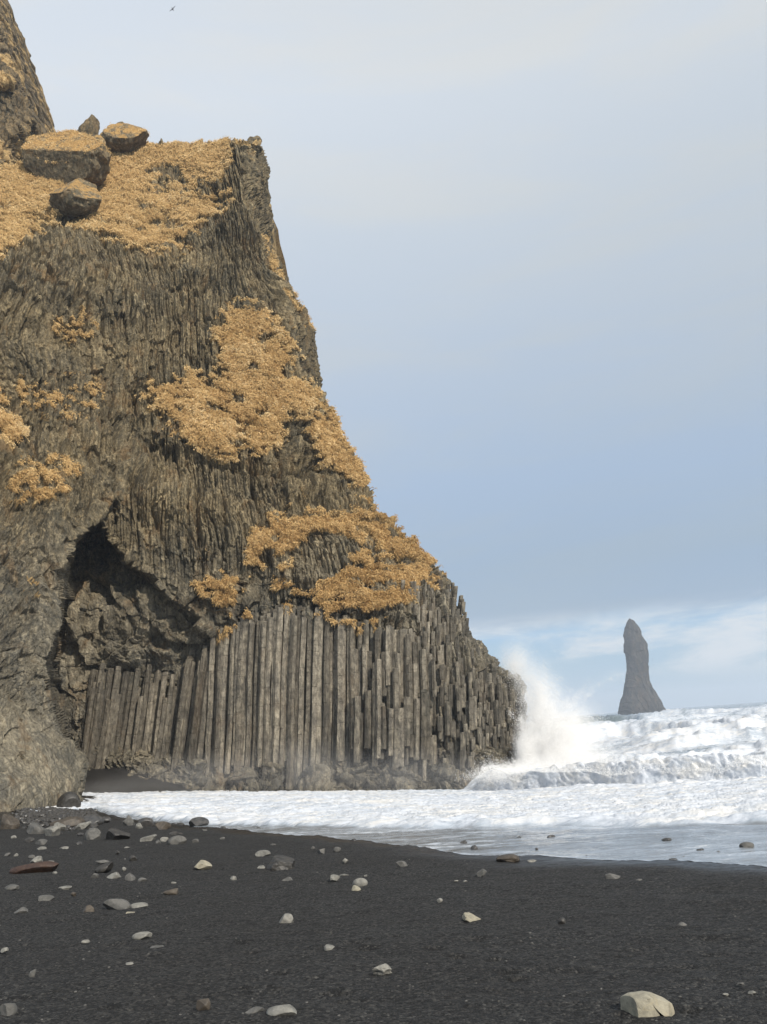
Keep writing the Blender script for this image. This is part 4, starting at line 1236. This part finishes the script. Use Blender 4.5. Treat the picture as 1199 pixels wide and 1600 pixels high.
 (500, 1487, 8, 4, 'pale', 'tiny pale chip left of the pale knob', BG, {}),
 (597, 1524, 32, 14, 'pale', 'lumpy pale stone with a narrow waist in the middle foreground', BG, dict(rough=.25)),
 (740, 1443, 32, 13, 'cream', 'bright knobbly cream stone with a pointed dark left end', BG, dict(skew=-.4, rough=.2)),
 (592, 1482, 6, 5, 'grey', 'tiny grey stone right of the long hollow', BG, {}),
 (880, 1445, 14, 9, 'dark', 'small dark round stone on the right, left of the grey disc', BG, dict(planes=5)),
 (1069, 1453, 16, 8, 'grey', 'small grey disc-like stone on the right of the beach', BG, dict(planes=5)),
 (1052, 1463, 9, 3, 'grey', 'tiny flat chip below the grey disc-like stone', BG, {}),
 (1177, 1557, 13, 4, 'pale', 'small pale pebble near the bottom right, rightmost of three', BG, {}),
 (1135, 1558, 10, 3, 'pale', 'small pale pebble, leftmost of three beyond the split boulder', BG, {}),
 (1159, 1540, 10, 3, 'grey', 'small grey pebble, uppermost of three beyond the split boulder', BG, {}),
]
for k, (u, v, w_, h_, tn, lab, grp, opt) in enumerate(L):
    big = w_ > 18
    nm = 'boulder' if w_ >= 26 else 'stone'
    cat = 'boulder' if w_ >= 26 else 'stone'
    opt = dict(opt)
    stone(nm, u, v, w_, h_, SM[tn], lab, cat, grp, seed=500 + k, sub=4 if big else 3, **opt)

# split boulder in the foreground: two halves along a crack
p = ground_hit(np.array(1018.0), np.array(1588.0))
sc = np.linalg.norm(p) / math.sqrt(F_PX ** 2 + (1018 - CX) ** 2 + (1588 - CY) ** 2)
sb = empty('split_boulder', (p[0], p[1] + 0.10, float(T0(p[0], p[1] + 0.1))))
tag(sb, 'large tan boulder with a crack down its middle, alone at the bottom right', 'boulder', BG)
OUT = [(-0.98, 0.02), (-0.97, 0.42), (-0.82, 0.80), (-0.55, 0.97), (0.0, 1.0), (0.30, 0.90), (0.70, 0.62), (0.95, 0.34), (1.0, 0.08)]
bw, bh = 42.5 * sc, 29 * sc
V, F = rock_mesh(901, 5, 0, 0.0)
def outline(V):
    ox_ = np.array([q[0] for q in OUT]); oz_ = np.array([q[1] for q in OUT])
    x = V[:, 0]
    h = np.interp(x, ox_, oz_)
    Wx = x * bw
    rr_ = np.sqrt(np.maximum(0.0, V[:, 1] ** 2 + V[:, 2] ** 2)) + 1e-9
    cy_ = V[:, 1] / rr_; cz_ = V[:, 2] / rr_
    prof_ = np.sqrt(np.clip(1 - x ** 2, 0, 1)) ** 0.45
    q = (rr_ / (np.sqrt(np.clip(1 - x ** 2, 1e-6, 1)))) 
    sq = 1 / np.maximum(np.abs(cy_), np.abs(cz_)) ** 0.55
    return np.stack([Wx, cy_ * sq * bw * 0.62 * prof_, np.where(cz_ > 0, cz_ * sq * bh * h, cz_ * bh * 0.4)], -1)
for side in (0, 1):
    Vs = V.copy()
    xc = -0.04 + 0.60 * (1 - np.clip(Vs[:, 2], -0.2, 1))
    g_ = 0.052
    if side == 0: Vs[:, 0] = np.minimum(Vs[:, 0], xc - 0.14 - g_)
    else: Vs[:, 0] = np.maximum(Vs[:, 0], xc - 0.14 + g_)
    O_ = outline(Vs)
    r_ = np.random.default_rng(55 + side)
    for _ in range(4 if side == 0 else 6):
        n = r_.normal(0, 1, 3); n[1] = -abs(n[1]); n[2] = abs(n[2]) * .8; n /= np.linalg.norm(n)
        d = O_ @ n; h = np.percentile(d, 100) * r_.uniform(0.84, 0.95)
        O_ = O_ - n * np.maximum(d - h, 0)[:, None]
    if side == 0:
        n = np.array([-0.93, -0.36, 0.06]); d = O_ @ n
        O_ = O_ - n * np.maximum(d - 0.66 * bw, 0)[:, None]
    nz = fbm(O_[:, 0] * 14, O_[:, 1] * 14, O_[:, 2] * 14, oct=4, seed=66)
    O_ = O_ * (1 + 0.03 * nz)[:, None]
    o = mesh_obj('boulder_half', O_, F, SM['cream2'] if 'cream2' in SM else SM['cream'], parent=sb)
    tag(o, 'left half with a dark broken end' if side == 0 else 'right half with a rounded tapering end')

# boulders on the turf at the top of the cliff
def top_boulder(u0, v0, u1, v1, Yd_, mat, label, seed, planes=9, depth=0.8, sub=5, rough=0.07, skew=0, slab=None, cut=(.6, .95)):
    Yd_ = Yd_ + 0.6; v1 = v1 + 7
    c = P(np.array((u0 + u1) / 2.0), np.array((v0 + v1) / 2.0), Yd_)
    sc = np.linalg.norm(c) / F_PX * 0.985
    V, F = rock_mesh(seed, sub, planes, rough, cut=cut)
    if slab:
        for n_, h_ in slab:
            n_ = np.array(n_, float); n_ /= np.linalg.norm(n_)
            V = V - n_ * np.maximum(V @ n_ - h_, 0)[:, None]
        V = V / np.abs(V).max(0)
    if skew: V[:, 2] += skew * V[:, 0]; V[:, 2] /= np.abs(V[:, 2]).max()
    V = V * np.array([(u1 - u0) / 2 * sc, (u1 - u0) / 2 * sc * depth, (v1 - v0) / 2 * sc])
    fn = 0.07 * fbm(V[:, 0] * 1.8, V[:, 1] * 1.8, V[:, 2] * 3.0, oct=4, seed=seed)
    V = V * (1 + fn)[:, None]
    o = mesh_obj('boulder', V, F, mat, attrs={'tone': np.full(len(V), 0.5)})
    o.location = c
    o.rotation_euler = (0, ROLL * 0.9, 0)
    tag(o, label, 'boulder', 'boulders on the grassy top of the cliff')
    return o, V, c

BT = []
BT.append(top_boulder(32, 188, 166, 282, 76.0, M_mossy, 'huge mossy boulder with a slanting grassy top, largest on the clifftop', 31, planes=4, skew=-0.14, depth=0.9, rough=0.16, cut=(.75, .97), slab=[((-0.10, -0.88, 0.47), 0.22), ((-0.15, -0.85, -0.48), 0.44), ((-1, -0.1, 0), 0.85)]))
BT.append(top_boulder(120, 179, 156, 232, 79.5, M_crag, 'rounded brown boulder poking up behind the right end of the huge mossy one', 32, planes=7, rough=.15))
BT.append(top_boulder(166, 192, 229, 230, 83.5, M_mossy, 'loaf-shaped mossy boulder on the clifftop skyline', 33, planes=4, depth=.8, rough=.14, slab=[((0.05, -0.92, 0.40), 0.45)]))
BT.append(top_boulder(181, 189, 196, 208, 85.5, M_crag, 'small pointed rock peeping over the loaf-shaped boulder', 34, planes=6))
BT.append(top_boulder(78, 281, 156, 330, 71.5, M_mossy, 'oval lichen-streaked boulder on the grass below the huge mossy boulder', 35, planes=8, rough=.14, cut=(.7, .97), slab=[((-0.4, -0.75, 0.5), 0.62), ((0.6, -0.7, 0.3), 0.66)]))
BT.append(top_boulder(157, 203, 170, 216, 84.0, M_mossy, 'smallest round rock left of the loaf-shaped boulder', 36, planes=4))
BT.append(top_boulder(140, 212, 164, 232, 78.0, M_mossy, 'dark knob at the right shoulder of the huge mossy boulder', 37, planes=6))
# tufts of grass on the boulders' upper sides (own parts)
for o, V, c in (BT[0], BT[2]):
    n = V / (np.linalg.norm(V, axis=1, keepdims=True) + 1e-9)
    me = o.data; nr = np.zeros(len(me.vertices) * 3); me.vertices.foreach_get('normal', nr) if False else None
    nr = np.array([v_.normal[:] for v_ in me.vertices])
    ok = np.nonzero((nr[:, 2] > 0.30))[0]
    if len(ok) < 10: continue
    nt = 5200 if o is BT[0][0] else 300
    pk = rng.choice(ok, nt)
    jit_ = rng.normal(0, 0.07, (nt, 3)); jit_[:, 2] = 0
    tnv = np.clip(0.55 + rng.normal(0, 0.15, nt), 0, 1)
    V2, f2_, t2_ = tufts(V[pk] + jit_, nr[pk], tnv, 3, 0.15, 0.012, 1.0, seed=7)
    q = mesh_obj('dry_grass', V2, f2_, M_grass, parent=o, attrs={'tone': t2_})
    tag(q, kind='stuff')

# ------------------------------------------------------------------ crag, upper left
CS = np.array([(-200, -60), (-60, 0), (0, 8), (20, 16), (45, 20), (90, 24), (105, 35), (118, 44), (140, 56), (165, 70), (195, 74), (215, 50), (245, 38), (330, 40)], float)
nr_, nc_ = 420, 260
vv_ = np.linspace(-200, 320, nr_)
ue = np.interp(vv_, CS[:, 0], CS[:, 1]) - 19
uu_ = -330 + np.linspace(0, 1, nc_)[None, :] * (ue[:, None] + 330)
Vc = np.repeat(vv_[:, None], nc_, 1)
Dc = 92 + 0.03 * (300 - Vc) + 0.0 * uu_
# overhang: the lower half is undercut
Dc = Dc + 2.4 * sstep(128, 150, Vc + 0.25 * uu_) - 1.2 * sstep(195, 215, Vc)
e = np.clip((ue[:, None] - uu_) / 30.0, 0, 1)
Dc = Dc + 3.0 * (1 - np.sqrt(1 - (1 - e) ** 2))
Pc = P(uu_, Vc, Dc)
dp_ = 0.15 * np.arange(1, 50) + 25 * (np.arange(1, 50) / 49) ** 3
Pc = np.concatenate([Pc, Pc[:, -1:, :] + np.stack([-0.1 * dp_, dp_, 0 * dp_], -1)[None]], 1)
Vc2 = np.pad(Vc, ((0, 0), (0, 49)), 'edge'); Uc2 = np.pad(uu_, ((0, 0), (0, 49)), 'edge')
Nc = grid_normals(smooth_grid(Pc, 4)); Nc = np.where((Nc @ np.array([0.3, -1, 0.2]))[..., None] < -0.1, -Nc, Nc)
hx, hz, hy = Pc[..., 0] + 0.5 * Pc[..., 1], Pc[..., 2], Pc[..., 1]
k1, q1, q2, q3, q4 = voro((hx + 0.5 * fbm(hx / 2, hz / 2, oct=2, seed=4)) / 0.8, hz / 1.1, seed=401)
k2, q5, q6, q7, q8 = voro(hx / 0.35, hz / 1.2, seed=405)
dc = 0.9 * fbm(hx / 5, hz / 5, hy / 6, oct=4, seed=411) + 0.55 * (q1 - 0.5) + 0.2 * sstep(0, .3, k1) + 0.3 * q3 * (q2 - .5) + 0.15 * (q5 - .5)
gc2 = fbm(hx * 0.5, hz * 0.7, hy * 0.5, oct=4, seed=421)
gcr = sstep(0.05, 0.3, gc2 + 0.35 * sstep(60, 100, Vc2) * sstep(150, 125, Vc2 + 0.2 * Uc2) + 0.12 * sstep(200, 215, Vc2) - 0.5 * sstep(130, 150, Vc2) * sstep(205, 190, Vc2) + 0.02)
Pc2 = Pc + Nc * (dc + 0.15 * gcr)[..., None]
cr = mesh_obj('rock_crag', Pc2, grid_faces(*hx.shape), M_crag, attrs={'grass': gcr * 0.9, 'tone': np.clip(0.5 + 0.5 * (q1 - .5) + .2 * gc2, 0, 1)})
tag(cr, 'dark overhanging crag with grassy bumps rising behind the clifftop, top left corner', 'rock crag')

# ------------------------------------------------------------------ sea stack
SL = [(967, 983), (970, 981), (980, 977), (993, 974), (1003, 976), (1018, 977), (1033, 979), (1050, 979), (1068, 977), (1085, 975), (1097, 969), (1108, 966), (1122, 965), (1140, 965)]
SR = [(967, 985), (970, 991), (979, 997), (993, 1004), (1005, 1010), (1018, 1012), (1033, 1014), (1050, 1012), (1065, 1014), (1078, 1020), (1090, 1028), (1103, 1035), (1115, 1041), (1125, 1046), (1140, 1052)]
YS = 900.0
nrs, ncs = 240, 200
vr = np.linspace(966.5, 1140, nrs)
ul = np.interp(vr, [q[0] for q in SL], [q[1] for q in SL]); ur_ = np.interp(vr, [q[0] for q in SR], [q[1] for q in SR])
cen = P((ul + ur_) / 2, vr, YS)
hw = (ur_ - ul) / 2 / F_PX * YS * 0.95
th = np.linspace(0, 2 * np.pi, ncs, endpoint=False)
sx_ = cen[:, None, 0] + hw[:, None] * np.cos(th)[None]; sy_ = cen[:, None, 1] + hw[:, None] * 0.75 * np.sin(th)[None]; sz_ = np.repeat(cen[:, 2][:, None], ncs, 1)
nrm = np.stack([np.cos(th), np.sin(th), 0 * th], -1)[None]
fn = 1.1 * fbm(sx_ / 10, sy_ / 10, sz_ / 12, oct=5, seed=501, rough=0.6) + 0.9 * (1 - 2 * np.abs(fbm(sx_ / 6, sy_ / 6, sz_ / 14, oct=4, seed=502)))
fn = fn * np.clip(hw / 7, 0.12, 1)[:, None]
kk, w1_, w2_, w3_, w4_ = voro((sx_ + sy_) / 5.5, sz_ / 11, seed=507)
fn = fn + (1.3 * (w1_ - 0.5) + 1.6 * w3_ * (w2_ - 0.5)) * np.clip(hw / 11, 0.0, 1)[:, None] ** 1.5
VS = np.stack([sx_, sy_, sz_], -1) + nrm * fn[..., None]
idx = np.arange(nrs * ncs).reshape(nrs, ncs)
idn = np.roll(idx, -1, 1)
FS = np.stack([idx[:-1], idx[1:], idn[1:], idn[:-1]], -1).reshape(-1, 4)
st_loc = np.array([cen[-1, 0], YS, -4.1])
stk = mesh_obj('sea_stack', VS - np.array(st_loc), FS, M_stack, smooth=False, attrs={'tone': np.clip(0.5 + 0.5 * fbm(sx_ / 6, sy_ / 6, sz_ / 10, oct=3, seed=503), 0, 1)})
stk.location = st_loc
tag(stk, 'tall dark finger-like rock stack standing alone in the sea, wide at its foot', 'sea stack')

# ------------------------------------------------------------------ gravel and pebbles
def pebbles(name, pts, sizes, mats, label=None):
    V0, F0 = rock_mesh(77, 1, 0, 0.1)
    r = np.random.default_rng(3)
    VV, FF = [], []
    for k, (p_, s_) in enumerate(zip(pts, sizes)):
        a = r.uniform(0, 6.28); ca, sa = math.cos(a), math.sin(a)
        v = V0 * np.array([1, r.uniform(.6, 1), r.uniform(.35, .7)]) * s_ * (1 + r.normal(0, .10, (len(V0), 1)))
        v = np.stack([v[:, 0] * ca - v[:, 1] * sa, v[:, 0] * sa + v[:, 1] * ca, v[:, 2]], -1)
        VV.append(v + p_); FF.append(F0 + k * len(V0))
    return mesh_obj(name, np.concatenate(VV), np.concatenate(FF), mats, attrs={'tone': np.full(len(VV) * len(V0), .5)})

gu = rng.uniform(25, 150, 1600); gv = 1262 + (gu - 70) * 0.10 + rng.normal(0, 12, 1600) + 6
gp = sea_hit(gu, gv); gs = rng.uniform(0.03, 0.14, 1600)
gp[:, 2] = T0(gp[:, 0], gp[:, 1]) + gs * 0.3
gvl = pebbles('gravel', gp, gs, SM['wet']); tag(gvl, kind='stuff')
gu = rng.uniform(-20, 1220, 160); gv = 1300 + 300 * rng.random(160) ** 0.8
gp = ground_hit(gu, gv); ok = gp[:, 1] < Ye(gp[:, 0]) + 3
gp = gp[ok]; gs = rng.uniform(0.004, 0.014, len(gp)) * (0.6 + 0.05 * gp[:, 1])
gp[:, 2] = T(gp[:, 0], gp[:, 1]) + gs * 0.25
pb1 = pebbles('pebbles', gp, gs, SM['grey']); tag(pb1, kind='stuff')

# ------------------------------------------------------------------ sea birds
m, t, b, out = new_mat('bird_feathers')
b.inputs['Base Color'].default_value = (0.12, 0.12, 0.125, 1); b.inputs['Roughness'].default_value = 0.8
M_bird = m


def bird(u, v, Yd_, span, tilt, label, sweep=0.2):
    c = P(np.array(float(u)), np.array(float(v)), Yd_)
    root = empty('sea_bird', c)
    tag(root, label, 'bird', 'sea birds flying')
    bm = bmesh.new()
    prof_ = [(-.30, .0), (-.24, .035), (-.12, .06), (0.02, .07), (.14, .05), (.20, .035), (.25, .04), (.29, .03), (.34, .006)]
    rings = []
    for (x, r) in prof_:
        rings.append([bm.verts.new((x * span * .8, math.cos(a) * r * span, math.sin(a) * r * span)) for a in [k * math.pi / 4 for k in range(8)]])
    for a, b_ in zip(rings, rings[1:]):
        for k in range(8): bm.faces.new((a[k], a[(k + 1) % 8], b_[(k + 1) % 8], b_[k]))
    me = bpy.data.meshes.new('body'); bm.to_mesh(me); bm.free(); me.materials.append(M_bird)
    ob = bpy.data.objects.new('body', me); COL.objects.link(ob); ob.parent = root
    for s in (-1, 1):
        bm = bmesh.new()
        sec = [(0.03, .10, .02, .0), (.20, .095, .015, .05), (.34, .07, .012, .03), (.50, .012, .004, -.02)]
        rg = []
        for (y, ch, th_, z) in sec:
            x0 = .04 - sweep * y
            rg.append([bm.verts.new((q[0] * span, s * y * span, q[1] * span)) for q in ((x0 + ch / 2, z), (x0, z + th_ / 2), (x0 - ch / 2, z), (x0, z - th_ / 2))])
        for a, b_ in zip(rg, rg[1:]):
            for k in range(4): bm.faces.new((a[k], a[(k + 1) % 4], b_[(k + 1) % 4], b_[k]))
        bm.faces.new(rg[-1])
        me = bpy.data.meshes.new('wing'); bm.to_mesh(me); bm.free(); me.materials.append(M_bird)
        ow = bpy.data.objects.new('wing', me); COL.objects.link(ow); ow.parent = root
    root.rotation_euler = tilt
    return root

bird(270, 14, 120, 1.35, (math.radians(-38), math.radians(8), math.radians(75)), 'small grey gull with wings spread, gliding high at the upper left')
bird(1079, 524, 150, 0.6, (math.radians(70), 0, math.radians(80)), 'tiny dark bird far off in the right half of the sky')

# ------------------------------------------------------------------ spray thrown up at the cliff corner
def drops(name, pts, size, parent=None):
    n = len(pts)
    r = np.random.default_rng(9)
    T4 = np.array([[1, 1, 1], [1, -1, -1], [-1, 1, -1], [-1, -1, 1]]) / 1.7
    s = (size * r.uniform(0.5, 1.5, n))[:, None, None]
    V = pts[:, None, :] + T4[None] * s * r.uniform(0.7, 1.3, (n, 4, 1))
    f = np.array([[0, 1, 2], [0, 3, 1], [0, 2, 3], [1, 3, 2]])
    F = (np.arange(n)[:, None, None] * 4 + f[None]).reshape(-1, 3)
    return mesh_obj(name, V.reshape(-1, 3), F, M_drop)

PL = [  # u, v, radius u, radius v, depth, weight
    (870, 1168, 40, 44, 58.0, 1.0), (842, 1105, 24, 52, 60.0, .6), (806, 1048, 22, 36, 62.5, .32), (850, 1205, 60, 16, 54.5, .7), (905, 1190, 50, 22, 56, .5),
    (822, 1180, 12, 34, 57.5, .9), (790, 1212, 40, 12, 53.5, .5), (892, 1135, 36, 34, 59, .35)]
pts = []
for (u, v, a, b_, Yd_, wt) in PL:
    n = int(34000 * wt)
    uu_ = u + a * rng.normal(0, 0.55, n); vv_ = v + b_ * rng.normal(0, 0.55, n); yy_ = Yd_ + rng.normal(0, 1.1, n)
    pts.append(P(uu_, vv_, yy_))
# strings of water thrown up from the foot of the cliff
rj = np.random.default_rng(21)
for _ in range(110):
    p0 = P(np.array(rj.uniform(815, 875)), np.array(rj.uniform(1180, 1212)), rj.uniform(55.5, 60.5))
    vel = np.array([rj.normal(1.0, 1.7), rj.normal(-0.3, 1.0), rj.uniform(4.0, 10.5)])
    tf = rj.uniform(0.25, 1.15) * vel[2] / 9.8
    k_ = int(rj.uniform(60, 240))
    tj = tf + rj.normal(0, 0.09, k_)
    tj = np.clip(tj, 0.02, 2)
    pts.append(p0 + vel * tj[:, None] + np.array([0, 0, -4.9]) * (tj ** 2)[:, None] + rj.normal(0, 0.05, (k_, 3)) * (1 + 2 * tj[:, None]))
# droplets torn off the breaker's crest
n = 14000
xx_ = rng.uniform(bx_[0] + 0.5, bx_[-1] + 3, n)
yc_ = np.interp(xx_, bx_, by_)
lift = rng.exponential(0.16, n)
pts.append(np.stack([xx_, yc_ + 0.3 + rng.normal(0, 0.5, n), -2.75 + 0.25 * vnoise(xx_ * 1.2, xx_ * 0, seed=6) + lift], -1))
spr = drops('sea_spray', np.concatenate(pts), 0.015)
tag(spr, kind='stuff')


def mist_volume(name, blobs, density, col=(1.0, 0.99, 0.98), nscale=0.5, aniso=-0.3, nmin=0.35, nmax=0.75):
    """soft airborne water: ellipsoidal puffs, uneven density; blobs = (centre, radii, weight)"""
    root_c = np.mean([q[0] for q in blobs], 0)
    m = bpy.data.materials.new(name); m.use_nodes = True
    t = NT(m.node_tree); t.n.clear()
    out = t.new('ShaderNodeOutputMaterial'); pv = t.new('ShaderNodeVolumePrincipled')
    pv.inputs['Color'].default_value = (*col, 1); pv.inputs['Anisotropy'].default_value = aniso
    geo = t.new('ShaderNodeNewGeometry'); pos = geo.outputs['Position']
    tot = None
    for c, r, wgt in blobs:
        mp = t.mapping(pos, tuple(1 / q for q in r), loc=tuple(-c[k] / r[k] for k in range(3)))
        ln = t.new('ShaderNodeVectorMath', operation='LENGTH'); t.l.new(mp, ln.inputs[0])
        f = t.math('MULTIPLY', t.math('SUBTRACT', 1.0, t.smooth(ln.outputs['Value'], 0.0, 1.0)), wgt)
        tot = f if tot is None else t.math('ADD', tot, f)
    nz = t.noise(pos, nscale, 5, 0.65, 0.4)
    dn = t.math('MULTIPLY', t.math('MULTIPLY', tot, t.smooth(nz, nmin, nmax)), density)
    t.l.new(dn, pv.inputs['Density']); t.l.new(pv.outputs[0], out.inputs['Volume'])
    lo = np.min([q[0] - np.array(q[1]) for q in blobs], 0); hi = np.max([q[0] + np.array(q[1]) for q in blobs], 0)
    c = [(lo[0], hi[0]), (lo[1], hi[1]), (lo[2], hi[2])]
    V = [(c[0][i], c[1][j], c[2][k]) for i in (0, 1) for j in (0, 1) for k in (0, 1)]
    Fq = [(0, 1, 3, 2), (4, 6, 7, 5), (0, 4, 5, 1), (2, 3, 7, 6), (0, 2, 6, 4), (1, 5, 7, 3)]
    o = mesh_obj(name, V, Fq, m)
    tag(o, kind='stuff')
    return o

bl = []
for (u, v, a, b_, Yd_, wt) in PL:
    c = P(np.array(float(u)), np.array(float(v)), Yd_); s_ = Yd_ / F_PX
    bl.append((c, (a * s_ * 1.9, 2.6, b_ * s_ * 1.9), wt))
mist_volume('spray_mist', bl, 1.2, nscale=1.7, nmin=0.33, nmax=0.68)
# thin drifting mist low along the foot of the cliff
bl2 = []
for (u, v, a, b_, Yd_, wt) in [(300, 1215, 170, 50, 55, .8), (450, 1205, 150, 60, 55, 1.0), (620, 1210, 150, 55, 54.5, .9), (740, 1215, 90, 50, 54.5, .8), (160, 1235, 100, 26, 54, .6)]:
    c = P(np.array(float(u)), np.array(float(v)), Yd_); s_ = Yd_ / F_PX
    bl2.append((c, (a * s_, 2.6, b_ * s_), wt))
mist_volume('shore_mist', bl2, 0.055, nscale=0.25, nmin=0.25, nmax=0.6)

# ------------------------------------------------------------------ sea haze
hz_ = bpy.data.materials.new('sea_haze'); hz_.use_nodes = True
t = NT(hz_.node_tree); t.n.clear()
out = t.new('ShaderNodeOutputMaterial'); pv = t.new('ShaderNodeVolumePrincipled')
pv.inputs['Color'].default_value = (0.80, 0.88, 1.0, 1); pv.inputs['Density'].default_value = 0.0003
t.l.new(pv.outputs[0], out.inputs['Volume'])
X0, X1, Y0, Y1, Z0, Z1 = -15000, 23000, -75, 6100, -26, 105
V = [(x, y, z) for x in (X0, X1) for y in (Y0, Y1) for z in (Z0, Z1)]
HZ = True
if HZ:
    haze = mesh_obj('haze', V, [(0, 1, 3, 2), (4, 6, 7, 5), (0, 4, 5, 1), (2, 3, 7, 6), (0, 2, 6, 4), (1, 5, 7, 3)], hz_)
    tag(haze, kind='stuff')
scene.cycles.use_denoising = True
scene.cycles.volume_max_steps = 256
scene.cycles.volume_bounces = 7
scene.cycles.max_bounces = 12
